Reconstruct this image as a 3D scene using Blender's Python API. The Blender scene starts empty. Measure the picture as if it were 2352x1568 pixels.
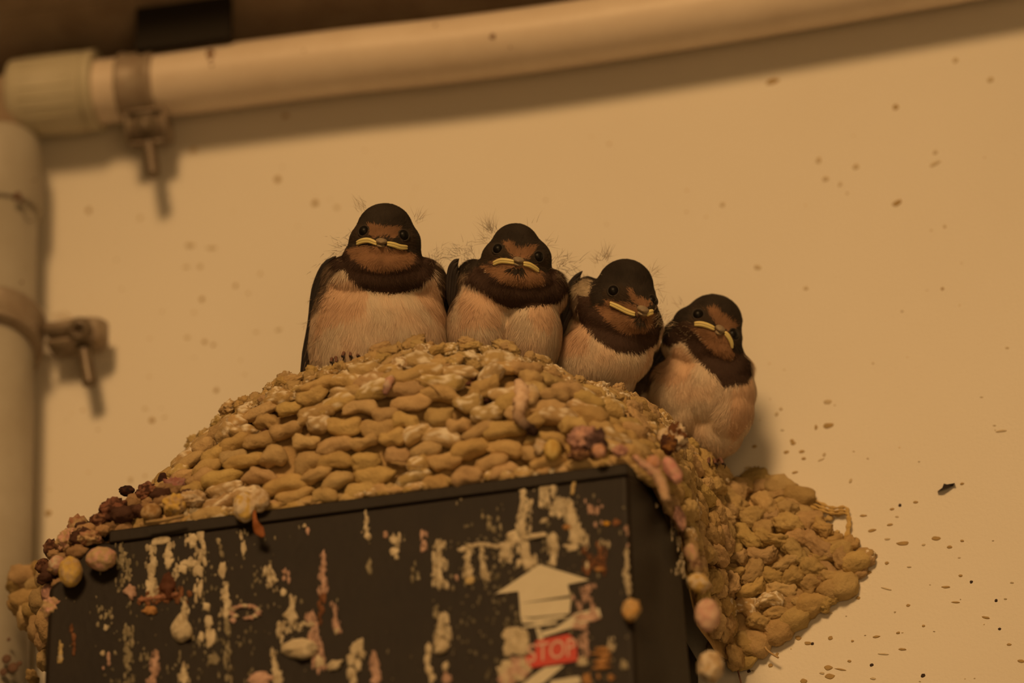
import bpy, bmesh, math, random
import numpy as np
from mathutils import Vector, Matrix, noise, Euler
from mathutils.bvhtree import BVHTree

# ------------------------------------------------------------------ camera, world, lights, exposure
R = math.radians
rng = np.random.RandomState(7)
random.seed(7)
SC = bpy.context.scene
COL = SC.collection
FW, FH = 2352, 1568
S = 1 / 8500.0                      # metres per photo pixel at the focus distance
YAW, ELEV, DIST = R(15.5), R(28.0), 3.5
TARGET = Vector((0.0, -0.07, 3.2))
FWD = Vector((-math.sin(YAW) * math.cos(ELEV), math.cos(YAW) * math.cos(ELEV), math.sin(ELEV)))
RGT = Vector((math.cos(YAW), math.sin(YAW), 0))
UPV = RGT.cross(FWD)
CAM = TARGET - FWD * DIST
cd = bpy.data.cameras.new('camera')
cam = bpy.data.objects.new('camera', cd); COL.objects.link(cam)
CROT = Matrix((RGT, UPV, -FWD)).transposed()
cam.matrix_world = Matrix.Translation(CAM) @ CROT.to_4x4()
cd.sensor_width = 23.5
cd.lens = 23.5 * DIST / (FW * S)
cd.clip_start = 0.05; cd.clip_end = 50
cd.dof.use_dof = True
cd.dof.focus_distance = DIST + 0.004
cd.dof.aperture_fstop = 4.2
SC.camera = cam

SC.view_settings.view_transform = 'Standard'
SC.view_settings.look = 'None'
SC.view_settings.gamma = 1
SC.view_settings.exposure = 0.0
SC.view_settings.use_curve_mapping = False

wd = bpy.data.worlds.new('world'); SC.world = wd; wd.use_nodes = True
bg = wd.node_tree.nodes['Background']
bg.inputs[0].default_value = (1.0, 0.58, 0.24, 1)
bg.inputs[1].default_value = 0.10

def lamp(name, kind, loc, aim, energy, color, **kw):
    l = bpy.data.lights.new(name, kind); o = bpy.data.objects.new(name, l); COL.objects.link(o)
    o.location = loc
    o.rotation_euler = (Vector(aim) - Vector(loc)).to_track_quat('-Z', 'Y').to_euler()
    l.energy = energy; l.color = color
    for k, v in kw.items(): setattr(l, k, v)
    return o
LAMPC = (1.0, 0.575, 0.235)
lamp('barn_lamp', 'SPOT', (0.04, -1.32, 3.2 + 0.62), (0.005, -0.03, 3.20), 150, LAMPC,
     shadow_soft_size=0.30, spot_size=R(19.5), spot_blend=1.0)
lamp('bounce_lamp', 'AREA', (0.6, -1.5, 2.6), (0, 0, 3.2), 3.4, LAMPC, shape='DISK', size=1.0)

# ------------------------------------------------------------------ helpers
def P(px, py, y):
    """The point at depth y (metres from the wall plane, negative towards the camera) seen at photo pixel px, py."""
    d = FWD * DIST + RGT * ((px - FW / 2) * S) + UPV * ((FH / 2 - py) * S)
    t = (y - CAM.y) / d.y
    return CAM + d * t

def pa(px, py, y):
    return np.array(P(px, py, y))

AXIS_ALIGNED = set()
def mk(name, verts, faces, mat, parent=None, smooth=True, col=None, loc=None):
    me = bpy.data.meshes.new(name)
    v = np.asarray(verts, dtype=np.float64)
    if loc is not None: v = v - np.array(loc)
    elif parent is not None:
        q = parent
        while q.parent is not None: q = q.parent
        if q.name in AXIS_ALIGNED: v = v - np.array(q.location)
    if isinstance(faces, np.ndarray):
        k = faces.shape[1]; nf = len(faces)
        me.vertices.add(len(v)); me.vertices.foreach_set('co', v.ravel())
        me.loops.add(nf * k); me.loops.foreach_set('vertex_index', faces.ravel().astype(np.int32))
        me.polygons.add(nf)
        me.polygons.foreach_set('loop_start', (np.arange(nf) * k).astype(np.int32))
        me.update(calc_edges=True)
    else:
        me.from_pydata([tuple(x) for x in v], [], faces)
    if smooth is not False:
        me.polygons.foreach_set('use_smooth', [True] * len(me.polygons))
    if col is not None:
        a = me.color_attributes.new('col', 'FLOAT_COLOR', 'POINT')
        c = np.ones((len(v), 4)); c[:, :3] = col
        a.data.foreach_set('color', c.ravel())
    if mat is not None:
        for m in (mat if isinstance(mat, (list, tuple)) else [mat]): me.materials.append(m)
    me.update()
    o = bpy.data.objects.new(name, me); COL.objects.link(o)
    if loc is not None: o.location = loc
    if parent is not None: o.parent = parent
    return o

def tag(o, label=None, cat=None, group=None, kind=None):
    if label: o['label'] = label
    if cat: o['category'] = cat
    if group: o['group'] = group
    if kind: o['kind'] = kind
    return o

def empty(name, loc, label, cat, group=None, rot=None):
    o = bpy.data.objects.new(name, None); COL.objects.link(o)
    o.location = loc; o.empty_display_size = 0.01
    if rot is not None: o.rotation_euler = rot.to_euler()
    if rot is None: AXIS_ALIGNED.add(o.name)
    return tag(o, label, cat, group)

class MB:
    """collects shapes into one mesh"""
    def __init__(s): s.v = []; s.f = []; s.c = []; s.n = 0
    def add(s, v, f, c=(1, 1, 1)):
        v = np.asarray(v, float)
        s.v.append(v); s.f += [tuple(int(i) + s.n for i in q) for q in f]
        cc = np.empty((len(v), 3)); cc[:] = c; s.c.append(cc)
        s.n += len(v); return s
    def build(s, name, mat, parent=None, smooth=True, col=False):
        return mk(name, np.concatenate(s.v), s.f, mat, parent, smooth, np.concatenate(s.c) if col else None)

def frame_of(d):
    d = np.array(d, float); d /= np.linalg.norm(d)
    a = np.array((0, 0, 1.)) if abs(d[2]) < 0.9 else np.array((1., 0, 0))
    u = np.cross(a, d); u /= np.linalg.norm(u)
    return u, np.cross(d, u), d

def tube(pts, rad, n=16, flat=1.0, caps=True, up=None):
    """tube along pts with radius per point"""
    pts = np.asarray(pts, float); m = len(pts)
    rad = np.full(m, rad) if np.isscalar(rad) else np.asarray(rad, float)
    V = []; F = []
    prev = None
    for i in range(m):
        d = pts[min(i + 1, m - 1)] - pts[max(i - 1, 0)]
        d = d / (np.linalg.norm(d) + 1e-12)
        if prev is None:
            u, w, _ = frame_of(d)
            if up is not None:
                w = np.array(up, float) - d * np.dot(up, d); w /= np.linalg.norm(w); u = np.cross(w, d)
        else:
            u = prev - d * np.dot(prev, d); u /= np.linalg.norm(u); w = np.cross(d, u)
        prev = u
        for k in range(n):
            t = 2 * math.pi * k / n
            V.append(pts[i] + rad[i] * (math.cos(t) * u + flat * math.sin(t) * w))
    for i in range(m - 1):
        for k in range(n):
            a = i * n + k; b = i * n + (k + 1) % n
            F.append((a, b, b + n, a + n))
    if caps:
        F.append(tuple(range(n - 1, -1, -1))); F.append(tuple((m - 1) * n + k for k in range(n)))
    return np.array(V), F

def lathe(p0, axis, prof, n=32):
    """prof = [(distance along axis, radius)]"""
    u, w, d = frame_of(axis); p0 = np.array(p0, float)
    V = []; F = []
    for h, r in prof:
        for k in range(n):
            t = 2 * math.pi * k / n
            V.append(p0 + d * h + r * (math.cos(t) * u + math.sin(t) * w))
    m = len(prof)
    for i in range(m - 1):
        for k in range(n):
            a = i * n + k; b = i * n + (k + 1) % n
            F.append((a, b, b + n, a + n))
    F.append(tuple(range(n - 1, -1, -1))); F.append(tuple((m - 1) * n + k for k in range(n)))
    return np.array(V), F

def box(c, sx, sy, sz, ax=None, bev=0.15):
    """bevelled box centred at c; ax = 3 axes"""
    bm = bmesh.new(); bmesh.ops.create_cube(bm, size=1)
    for v in bm.verts: v.co = Vector((v.co.x * sx, v.co.y * sy, v.co.z * sz))
    if bev: bmesh.ops.bevel(bm, geom=bm.edges[:], offset=min(sx, sy, sz) * bev, segments=2, affect='EDGES')
    V = np.array([v.co[:] for v in bm.verts]); F = [tuple(v.index for v in f.verts) for f in bm.faces]
    bm.free()
    if ax is not None: V = V @ np.array(ax)
    return V + np.array(c), F

def ico(sub):
    bm = bmesh.new(); bmesh.ops.create_icosphere(bm, subdivisions=sub, radius=1)
    bm.verts.ensure_lookup_table()
    V = np.array([v.co[:] for v in bm.verts]); F = np.array([[v.index for v in f.verts] for f in bm.faces]); bm.free()
    return V, F
ICO = {k: ico(k) for k in (2, 3, 4)}

def nz(V, scale, seed=0.0, octv=3):
    """fractal noise at points"""
    o = Vector((seed, seed * 1.7, -seed))
    return np.array([noise.fractal(Vector(v) * scale + o, 0.9, 2.1, octv, noise_basis='PERLIN_ORIGINAL') for v in V])

# ------------------------------------------------------------------ materials
def material(name, color, rough=0.6, attr=False, mottle=(0.0, 20.0), color2=None, bump=(0.0, 200.0), spec=0.3,
             metal=0.0, sheen=0.0, coat=0.0, sss=0.0, bump2=None):
    m = bpy.data.materials.new(name); m.use_nodes = True
    nt = m.node_tree; N = nt.nodes; L = nt.links
    b = N['Principled BSDF']
    b.inputs['Roughness'].default_value = rough
    b.inputs['Specular IOR Level'].default_value = spec
    b.inputs['Metallic'].default_value = metal
    b.inputs['Sheen Weight'].default_value = sheen
    b.inputs['Coat Weight'].default_value = coat
    if sss:
        b.inputs['Subsurface Weight'].default_value = sss
        b.inputs['Subsurface Radius'].default_value = (0.002, 0.001, 0.0006)
        b.inputs['Subsurface Scale'].default_value = 0.5
    tc = N.new('ShaderNodeTexCoord')
    src = None
    if attr:
        at = N.new('ShaderNodeAttribute'); at.attribute_name = 'col'; src = at.outputs['Color']
    if mottle[0] > 0:
        no = N.new('ShaderNodeTexNoise'); no.inputs['Scale'].default_value = mottle[1]; no.inputs['Detail'].default_value = 6
        no.inputs['Roughness'].default_value = 0.65
        L.new(tc.outputs['Object'], no.inputs['Vector'])
        rp = N.new('ShaderNodeMapRange'); rp.inputs['From Min'].default_value = 0.35; rp.inputs['From Max'].default_value = 0.68
        rp.inputs['To Max'].default_value = mottle[0]
        L.new(no.outputs['Fac'], rp.inputs['Value'])
        mx = N.new('ShaderNodeMix'); mx.data_type = 'RGBA'
        mx.inputs['A'].default_value = (*color, 1)
        c2 = color2 or tuple(c * 0.5 for c in color)
        if src is not None:
            mx.blend_type = 'MULTIPLY'; L.new(src, mx.inputs['A'])
        mx.inputs['B'].default_value = (*c2, 1)
        L.new(rp.outputs['Result'], mx.inputs['Factor'])
        src = mx.outputs['Result']
    if src is not None: L.new(src, b.inputs['Base Color'])
    else: b.inputs['Base Color'].default_value = (*color, 1)
    if bump[0] > 0:
        nb = N.new('ShaderNodeTexNoise'); nb.inputs['Scale'].default_value = bump[1]; nb.inputs['Detail'].default_value = 5
        L.new(tc.outputs['Object'], nb.inputs['Vector'])
        bp = N.new('ShaderNodeBump'); bp.inputs['Strength'].default_value = 1.0; bp.inputs['Distance'].default_value = bump[0]
        L.new(nb.outputs['Fac'], bp.inputs['Height']); L.new(bp.outputs['Normal'], b.inputs['Normal'])
    return m

M = {}
M['wall'] = material('wall_paint', (0.76, 0.72, 0.63), 0.75, mottle=(0.35, 9.0), color2=(0.70, 0.65, 0.55), bump=(0.00012, 900))
M['speck'] = material('wall_speck', (0.33, 0.24, 0.10), 0.8, attr=True, mottle=(0.5, 700), color2=(0.6, 0.6, 0.6))
M['ceil'] = material('ceiling_board', (0.36, 0.28, 0.20), 0.85, mottle=(0.7, 60), color2=(0.20, 0.13, 0.08), bump=(0.0004, 300))
M['black_wood'] = material('dark_timber', (0.018, 0.014, 0.01), 0.9, bump=(0.0004, 200))
M['pvc'] = material('pvc_pipe', (0.74, 0.64, 0.52), 0.33, mottle=(0.35, 45), color2=(0.55, 0.44, 0.32), bump=(0.00005, 400), spec=0.5)
M['pvc_green'] = material('pvc_coupling', (0.54, 0.50, 0.37), 0.5, mottle=(0.3, 60), color2=(0.42, 0.37, 0.24), bump=(0.00005, 500), spec=0.4)
M['pvc_grey'] = material('grey_pipe', (0.46, 0.43, 0.36), 0.5, mottle=(0.45, 50), color2=(0.32, 0.27, 0.19), bump=(0.00005, 500), spec=0.4)
M['clamp'] = material('clamp_metal', (0.34, 0.28, 0.21), 0.5, mottle=(0.6, 250), color2=(0.22, 0.15, 0.10), metal=0.1, bump=(0.0001, 500), spec=0.5)
M['bolt'] = material('bolt_metal', (0.20, 0.16, 0.11), 0.42, mottle=(0.6, 400), color2=(0.11, 0.07, 0.05), metal=0.2, spec=0.5)
M['mud'] = material('nest_mud', (0.52, 0.46, 0.26), 0.9, attr=True, mottle=(0.55, 260), color2=(0.62, 0.56, 0.50), bump=(0.00035, 1200), spec=0.1)
M['box'] = material('black_plastic', (0.016, 0.012, 0.010), 0.5, mottle=(0.5, 70), color2=(0.028, 0.021, 0.014), bump=(0.00008, 500), spec=0.15)
M['drop'] = material('dried_dropping', (0.6, 0.55, 0.45), 0.85, attr=True, mottle=(0.75, 420), color2=(0.42, 0.36, 0.28), bump=(0.0003, 900), spec=0.15)
M['lump'] = material('dropping_lump', (0.6, 0.5, 0.4), 0.8, attr=True, mottle=(0.6, 300), color2=(0.55, 0.42, 0.34), bump=(0.0004, 800), spec=0.2)
M['cream'] = material('cream_print', (0.62, 0.57, 0.43), 0.6, mottle=(0.3, 200), color2=(0.50, 0.44, 0.30))
M['red'] = material('red_print', (0.55, 0.035, 0.02), 0.5, mottle=(0.5, 220), color2=(0.40, 0.06, 0.03))
M['print_white'] = material('faded_white_print', (0.60, 0.38, 0.30), 0.6)
M['plumage'] = material('plumage', (0.5, 0.5, 0.5), 0.85, attr=True, mottle=(0.25, 300), color2=(0.75, 0.72, 0.70), spec=0.12, bump=(0.0003, 900))
M['down'] = material('down', (0.5, 0.5, 0.5), 0.8, attr=True, spec=0.12)
M['eye'] = material('eye_black', (0.006, 0.005, 0.004), 0.42, spec=0.2, coat=0.0)
M['lid'] = material('eye_ring', (0.035, 0.027, 0.02), 0.7)
M['gape'] = material('yellow_gape', (0.76, 0.65, 0.27), 0.42, mottle=(0.4, 500), color2=(0.68, 0.52, 0.22), spec=0.4, sss=0.2)
M['beak'] = material('horn_beak', (0.24, 0.19, 0.14), 0.5, mottle=(0.8, 700), color2=(0.38, 0.30, 0.18), bump=(0.0002, 900))
M['feather'] = material('wing_feather', (0.022, 0.017, 0.016), 0.5, attr=True, mottle=(0.4, 500), color2=(0.5, 0.5, 0.5), spec=0.3)
M['foot'] = material('foot_skin', (0.17, 0.085, 0.06), 0.55, bump=(0.0002, 1200))
M['claw'] = material('claw_horn', (0.03, 0.02, 0.018), 0.35)
M['straw'] = material('straw', (0.50, 0.36, 0.17), 0.7, mottle=(0.5, 500), color2=(0.30, 0.17, 0.08))
M['leaf'] = material('dry_leaf', (0.32, 0.11, 0.03), 0.7, mottle=(0.6, 500), color2=(0.18, 0.05, 0.02))
M['debris'] = material('dark_debris', (0.02, 0.012, 0.008), 0.7)

# ------------------------------------------------------------------ the setting
def splat(mb, c, ux, uz, rx, rz, h, rot, col, seed):
    """a flattened dried spot: outline ring with an uneven edge, a shoulder ring and a crown"""
    n = 14; V = []; F = []
    rr = [1 + 0.16 * noise.noise(Vector((math.cos(t) * 1.3 + seed, math.sin(t) * 1.3, seed))) * 2 for t in np.linspace(0, 2 * math.pi, n, False)]
    ca, sa = math.cos(rot), math.sin(rot)
    nrm = np.array((0, -1.0, 0)) if abs(np.cross(ux, uz)[1]) > 0.5 else -np.cross(ux, uz)
    for (k, hh) in ((1.0, -0.00002), (0.78, h * 0.75)):
        for i in range(n):
            t = 2 * math.pi * i / n
            a, b = rr[i] * rx * k * math.cos(t), rr[i] * rz * k * math.sin(t)
            a, b = a * ca - b * sa, a * sa + b * ca
            V.append(c + ux * a + uz * b + nrm * hh)
    V.append(c + nrm * h)
    for i in range(n):
        j = (i + 1) % n
        F.append((i, j, n + j, n + i)); F.append((n + i, n + j, 2 * n))
    mb.add(V, F, col)

X = np.array((1.0, 0, 0)); Z = np.array((0, 0, 1.0))
CEIL_Z = P(400, 135, 0).z
wall = MB()
def quadgrid(mb, x0, x1, z0, z1, y=0.0):
    mb.add([(x0, y, z0), (x1, y, z0), (x1, y, z1), (x0, y, z1), (x0, 0.1, z0), (x1, 0.1, z0), (x1, 0.1, z1), (x0, 0.1, z1)],
           [(0, 1, 2, 3), (5, 4, 7, 6), (4, 5, 1, 0), (3, 2, 6, 7), (4, 0, 3, 7), (1, 5, 6, 2)])
quadgrid(wall, -1.2, 1.2, 1.6, CEIL_Z + 0.02)
wall_o = mk('wall_back', np.concatenate(wall.v), wall.f, [M['wall'], M['speck']], smooth=False)
tag(wall_o, kind='structure', label='cream painted wall with small brown specks')
# specks belong to the wall: same object, second material
sp = MB()
BR = (0.44, 0.31, 0.13); DK = (0.05, 0.03, 0.02); PB = (0.60, 0.50, 0.33)
spots = [(638,412,8,8,0,BR),(724,466,9,7,0,BR),(774,476,7,5,.3,PB),(204,483,7,7,0,BR),(322,500,5,6,0,PB),(436,563,12,6,.1,PB),(486,569,13,4,.1,PB),
 (460,612,6,6,0,PB),(428,613,8,4,0,PB),(598,628,4,5,0,PB),(541,656,5,5,0,BR),(464,687,6,6,0,BR),(570,673,4,4,0,PB),(446,717,4,4,0,PB),
 (470,785,6,5,.2,BR),(430,775,6,5,0,PB),(490,792,5,4,0,BR),(640,757,9,4,-.2,PB),(588,762,6,3,0,PB),(497,896,6,6,0,BR),(344,778,3,3,0,PB),
 (349,965,7,7,0,BR),(333,938,5,4,0,PB),(378,958,5,3,0,PB),(190,942,4,4,0,PB),(112,1178,8,7,0,BR),(300,1102,5,7,0,PB),(333,1093,4,4,0,PB),
 (478,988,5,3,0,PB),(562,860,3,3,0,PB),(372,715,3,3,0,PB),(343,865,3,3,0,PB),(1775,187,17,7,-.1,BR),(2057,246,7,7,0,BR),(1880,368,7,8,0,PB),
 (1966,383,8,7,0,PB),(1896,411,8,7,0,PB),(1930,423,5,6,0,PB),(2060,466,12,7,-.4,BR),(2148,376,15,5,-.4,PB),(2148,350,6,5,0,PB),(1740,614,9,6,.3,PB),
 (1851,662,6,5,0,PB),(2165,663,4,4,0,BR),(1160,83,1,1,0,PB),(2195,138,7,7,0,PB),(2275,183,9,7,0,PB),(1908,78,1,1,0,PB),(2170,520,4,4,0,PB),
 (1902,977,12,7,.05,BR),(1874,981,4,6,0,BR),(1901,923,10,6,0,PB),(1784,951,5,5,0,PB),(1794,939,4,4,0,PB),(1819,1012,5,4,0,BR),(1822,1018,7,4,0,BR),
 (1733,1025,6,4,0,BR),(1806,1038,7,4,0,BR),(1842,1037,7,4,0,BR),(1846,1053,6,4,0,BR),(1893,1044,4,5,.3,PB),(1886,1056,9,2,-.3,PB),(1719,1074,10,4,0,PB),
 (1826,1085,8,3,-.1,BR),(1724,1096,6,4,0,PB),(1735,1100,7,4,.2,PB),(1954,1104,4,6,.3,PB),(2210,1111,5,3,0,BR),(2067,1160,4,4,0,DK),(2103,1153,6,3,.1,BR),
 (2049,1169,6,3,0,BR),(1982,1184,7,3,.1,BR),(2044,1205,8,3,0,BR),(1988,1184,4,2,0,BR),(2003,1218,11,4,-.15,BR),(2073,1248,16,5,.1,BR),(2038,1238,7,3,.1,PB),
 (2150,1236,10,5,.1,BR),(2121,1251,5,3,0,PB),(2181,1256,7,4,.1,BR),(2210,1242,5,3,.1,BR),(1991,1315,11,5,.1,BR),(2037,1293,5,4,0,BR),(2088,1302,6,2,.1,PB),
 (2231,1336,4,4,0,DK),(2206,1322,5,3,.2,BR),(2173,1348,11,3,.15,BR),(2036,1352,16,2,.4,PB),(2086,1390,6,3,0,BR),(2288,1379,4,4,.3,DK),(2196,1383,12,2,.2,BR),
 (2264,1418,10,3,.3,BR),(1971,1373,6,4,.2,BR),(1906,1408,8,3,0,PB),(1907,1465,6,5,0,BR),(1834,1465,8,5,.4,BR),(1855,1477,9,4,.2,BR),(1866,1478,4,4,0,DK),
 (2013,1462,9,3,0,BR),(2063,1453,5,3,0,BR),(1958,1472,4,3,0,BR),(2121,1437,4,3,0,BR),(2296,1444,4,3,.2,DK),(2318,1480,6,3,.2,BR),(2073,1491,9,3,.15,BR),
 (2002,1527,5,4,0,DK),(1951,1518,5,3,.3,BR),(1903,1533,10,6,.2,BR),(1906,1553,12,7,.2,BR),(1846,1564,9,6,.3,BR),(1888,1546,7,3,.2,PB),(2120,1551,5,5,.6,DK),
 (2005,1558,8,3,.2,PB),(2345,1518,9,4,.2,BR),(1770,1528,6,5,.3,BR),(1720,1541,5,4,0,DK),(1785,1502,4,4,0,BR),(1930,1537,14,2,.3,BR),(2030,1502,14,2,.2,PB),
 (1560,120,1,1,0,PB),(1281,153,16,6,0,PB),(655,266,8,6,0,BR),(445,345,9,9,0,PB),(2300,990,14,3,0,PB),(1660,470,6,6,0,PB),(1400,330,4,4,0,PB)]
for i, (px, py, rx, rz, rot, c) in enumerate(spots):
    if rx < 2: continue
    splat(sp, pa(px, py, 0), X, Z, rx * 1.0 * S, rz * 1.1 * S, 0.0003, -rot, c, i * 1.37)
for i in range(240):
    px = rng.uniform(100, 2350); py = rng.uniform(300, 1568)
    if (px < 1700 or py < 900) and rng.rand() < 0.6: continue
    r_ = rng.uniform(1.2, 3.0); el = rng.uniform(1, 2.6) if px > 1700 else rng.uniform(1, 1.5)
    c = np.array(PB) * rng.uniform(0.7, 1.2)
    splat(sp, pa(px, py, 0), X, Z, r_ * el * S, r_ * S, 0.0002, -0.15 + rng.uniform(-.15, .15), c, i * 0.71)
me = wall_o.data
nv0 = len(me.vertices)
allv = np.concatenate([np.concatenate(wall.v)] + sp.v)
allf = wall.f + [tuple(i + nv0 for i in f) for f in sp.f]
me2 = bpy.data.meshes.new('wall_back'); me2.from_pydata([tuple(v) for v in allv], [], allf)
me2.materials.append(M['wall']); me2.materials.append(M['speck'])
me2.polygons.foreach_set('material_index', [0] * len(wall.f) + [1] * len(sp.f))
a = me2.color_attributes.new('col', 'FLOAT_COLOR', 'POINT')
cc = np.ones((len(allv), 4)); cc[nv0:, :3] = np.concatenate(sp.c); a.data.foreach_set('color', cc.ravel())
wall_o.data = me2

# underside of the timber plate that closes the wall above the conduit
c_ = MB(); sl = math.tan(R(12))
for (y0, y1) in ((-0.055, -0.0275), (-0.027, 0.0)):
    z0, z1 = CEIL_Z - y0 * sl, CEIL_Z - y1 * sl
    c_.add([(-1.2, y0, z0), (1.2, y0, z0), (1.2, y1, z1), (-1.2, y1, z1), (-1.2, y0, z0 + .25), (1.2, y0, z0 + .25), (1.2, y1, z0 + .25), (-1.2, y1, z0 + .25)],
           [(3, 2, 1, 0), (4, 5, 6, 7), (0, 1, 5, 4), (1, 2, 6, 5), (2, 3, 7, 6), (3, 0, 4, 7)])
tag(c_.build('ceiling', M['ceil'], smooth=False), kind='structure', label='dim brown timber ceiling edge above the horizontal pipe')
# dark joist end in the corner above the conduit
jl = P(312, 60, -0.0225); jr = P(528, 60, -0.0225)
jm = MB(); jz = P(420, 112, -0.012).z
jz = P(420, 99, -0.0225).z
jm.add(*box(((jl.x + jr.x) / 2, -0.0212, jz + 0.03), jr.x - jl.x, 0.0026, 0.06, bev=0.03))
tag(jm.build('trim_1', M['black_wood'], smooth=False), kind='structure', label='near-black joist end above the pipe at the top left')

# ------------------------------------------------------------------ conduits, couplings and clamps
YH = -0.0125
cl = [pa(x, y, YH) for x, y in ((60, 227), (250, 209), (400, 191), (600, 165), (800, 140), (1000, 119), (1200, 94), (1450, 57), (1700, 17), (2000, -34), (2352, -95), (2900, -190))]
def smoothline(pts, k=8):
    pts = [np.array(p, float) for p in pts]; out = []
    for i in range(len(pts) - 1):
        p0 = pts[max(i - 1, 0)]; p1 = pts[i]; p2 = pts[i + 1]; p3 = pts[min(i + 2, len(pts) - 1)]
        for j in range(k):
            t = j / k
            out.append(0.5 * ((2 * p1) + (-p0 + p2) * t + (2 * p0 - 5 * p1 + 4 * p2 - p3) * t * t + (-p0 + 3 * p1 - 3 * p2 + p3) * t ** 3))
    out.append(pts[-1]); return np.array(out)
cl = smoothline(cl)
RH = 78 * S
hp = empty('conduit_pipe', cl[0], 'long pale plastic pipe running across the top of the wall under the ceiling', 'pipe')
m = MB(); m.add(*tube(cl, RH, 40)); m.build('pipe_barrel', M['pvc'], hp)
hd = cl[20] - cl[2]; hd /= np.linalg.norm(hd)
m = MB(); s0 = pa(34, 228, YH)
m.add(*lathe(s0, hd, [(0, 70 * S), (0, 90 * S), (4 * S, 95 * S), (30 * S, 96 * S), (175 * S, 97 * S), (178 * S, 93 * S), (182 * S, 93 * S), (184 * S, 98 * S), (210 * S, 98 * S), (214 * S, 94 * S), (214 * S, 80 * S)], 48))
# moulded grip ribs round the sleeve
for k in range(24):
    t = 2 * math.pi * k / 24; u, w, d = frame_of(hd)
    dirv = u * math.cos(t) + w * math.sin(t)
    m.add(*tube([s0 + d * 34 * S + dirv * 96.2 * S, s0 + d * 172 * S + dirv * 96.8 * S], 1.6 * S, 6))
tag(m.build('coupling_sleeve', M['pvc_green'], hp), 'pale green coupling sleeve')
# rust-brown drip mark of dirt stuck on the pipe
m = MB()
for (px, py, r_) in ((484, 126, 11), (486, 140, 6), (488, 152, 4), (1133, 84, 7), (262, 198, 5), (1000, 60, 4), (700, 120, 3), (1170, 110, 3)):
    m = MB()
    i = int(np.argmin([abs((Vector(c) - CAM).dot(RGT) - (P(px, py, YH) - CAM).dot(RGT)) for c in cl]))
    q = P(px, py, YH - RH * 0.9); c0 = Vector(cl[i])
    v = q - c0; d3 = Vector(hd); v -= d3 * v.dot(d3); v.normalize()
    c = c0 + d3 * ((q - c0).dot(d3)) + v * RH * 0.99
    V, F = ICO[2]; m.add(np.array(c) + V * r_ * S * np.array((1, 0.5, 1)) * (1 + 0.3 * nz(V, 2, r_, 2))[:, None], F.tolist(), (0.2, 0.09, 0.03))
    m.build('dirt_spot', M['speck'], hp, col=True)

# vertical pipe at the left edge, with its coupling and elbow
YV = -0.0140; XV = -6
RV = 98 * S
vb = pa(XV - 12, 2300, YV); vt = pa(XV, 400, YV)
vb[0] = vt[0]
vp = empty('vertical_pipe', (vt[0], YV, vb[2]), 'thick grey vertical pipe at the left edge with a domed coupling on top', 'pipe')
m = MB(); m.add(*tube([vb, vt], RV, 48)); m.build('pipe_barrel', M['pvc_grey'], vp)
ctop = P(XV, 312, YV).z - vt[2]; cbot = P(XV, 470, YV).z - vt[2] - 0.0035
m = MB(); h = ctop - cbot
m.add(*lathe((vt[0], YV, vt[2] + cbot), (0, 0, 1), [(0, RV), (0.0002, 108 * S), (0.0008, 110 * S), (h * 0.55, 110 * S), (h * 0.75, 107 * S), (h * 0.9, 98 * S), (h * 0.97, 84 * S), (h, 64 * S)], 56))
tag(m.build('coupling', M['pvc_grey'], vp), 'domed grey coupling')
m = MB()
el = smoothline([(vt[0], YV, vt[2] + ctop - 0.004), (vt[0], YV, vt[2] + ctop + 0.002), (vt[0] + 0.0006, YV, P(0, 262, YV).z), tuple(pa(12, 238, YV)), tuple(pa(60, 226, YH))], 6)
m.add(*tube(el, 66 * S, 32)); tag(m.build('elbow', M['ceil'], vp), 'brown stained elbow')
q = pa(48, 440, YV - RV * 1.05)
V, F = ICO[2]
for dx, dy, r_ in ((-25, 1065, 12), (-10, 1085, 14), (-32, 1095, 10), (5, 1075, 7), (-20, 1020, 5), (0, 0, 9), (9, 12, 6), (-6, 8, 5), (40, -35, 3), (30, 60, 3), (10, 200, 4), (38, 300, 3)):
    m = MB(); m.add(pa(40 + dx, 448 + dy, YV - RV * 0.93) + V * S * r_ * np.array((1, .3, 1)), F.tolist(), (0.16, 0.09, 0.06))
    m.build('dirt_spot', M['speck'], vp, col=True)

def bolt_parts(root, top, bot, r, head=None, nutc=None, ns=34):
    """threaded shank from top to bot"""
    top = np.array(top); bot = np.array(bot); L = np.linalg.norm(bot - top); d = (bot - top) / L
    m = MB(); prof = []
    n = int(L / (3.2 * S))
    for i in range(n):
        prof += [(L * i / n, r * 0.86), (L * (i + 0.5) / n, r)]
    prof += [(L, r * 0.7)]
    m.add(*lathe(top, d, prof, 20)); return m.build('bolt_shank', M['bolt'], root)

# clamp on the horizontal pipe
i0 = int(np.argmin([np.linalg.norm(c - pa(330, 200, YH)) for c in cl])); cc0 = cl[i0]
hc = empty('pipe_clamp', pa(335, 290, YH), 'brown metal pipe clamp holding the horizontal pipe, bolt pointing down', 'pipe clamp')
m = MB(); w_ = 46 * S
m.add(*lathe(cc0 - hd * w_, hd, [(0, RH), (0, RH + 5 * S), (3 * S, RH + 9 * S), (12 * S, RH + 10 * S), (20 * S, RH + 6 * S), (72 * S, RH + 6 * S), (80 * S, RH + 10 * S), (89 * S, RH + 9 * S), (2 * w_, RH + 5 * S), (2 * w_, RH)], 56))
m.build('clamp_band', M['clamp'], hc)
lug = pa(336, 290, YH - RH * 0.15)
nlg = np.array((0, -0.86, -0.5)); upg = np.cross(hd, nlg); upg /= np.linalg.norm(upg); upg = upg if upg[2] > 0 else -upg
axr = np.array([hd, -nlg, upg])
m = MB()
m.add(*box(lug - nlg * 0.0015, 100 * S, 0.003, 84 * S, axr))
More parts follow.
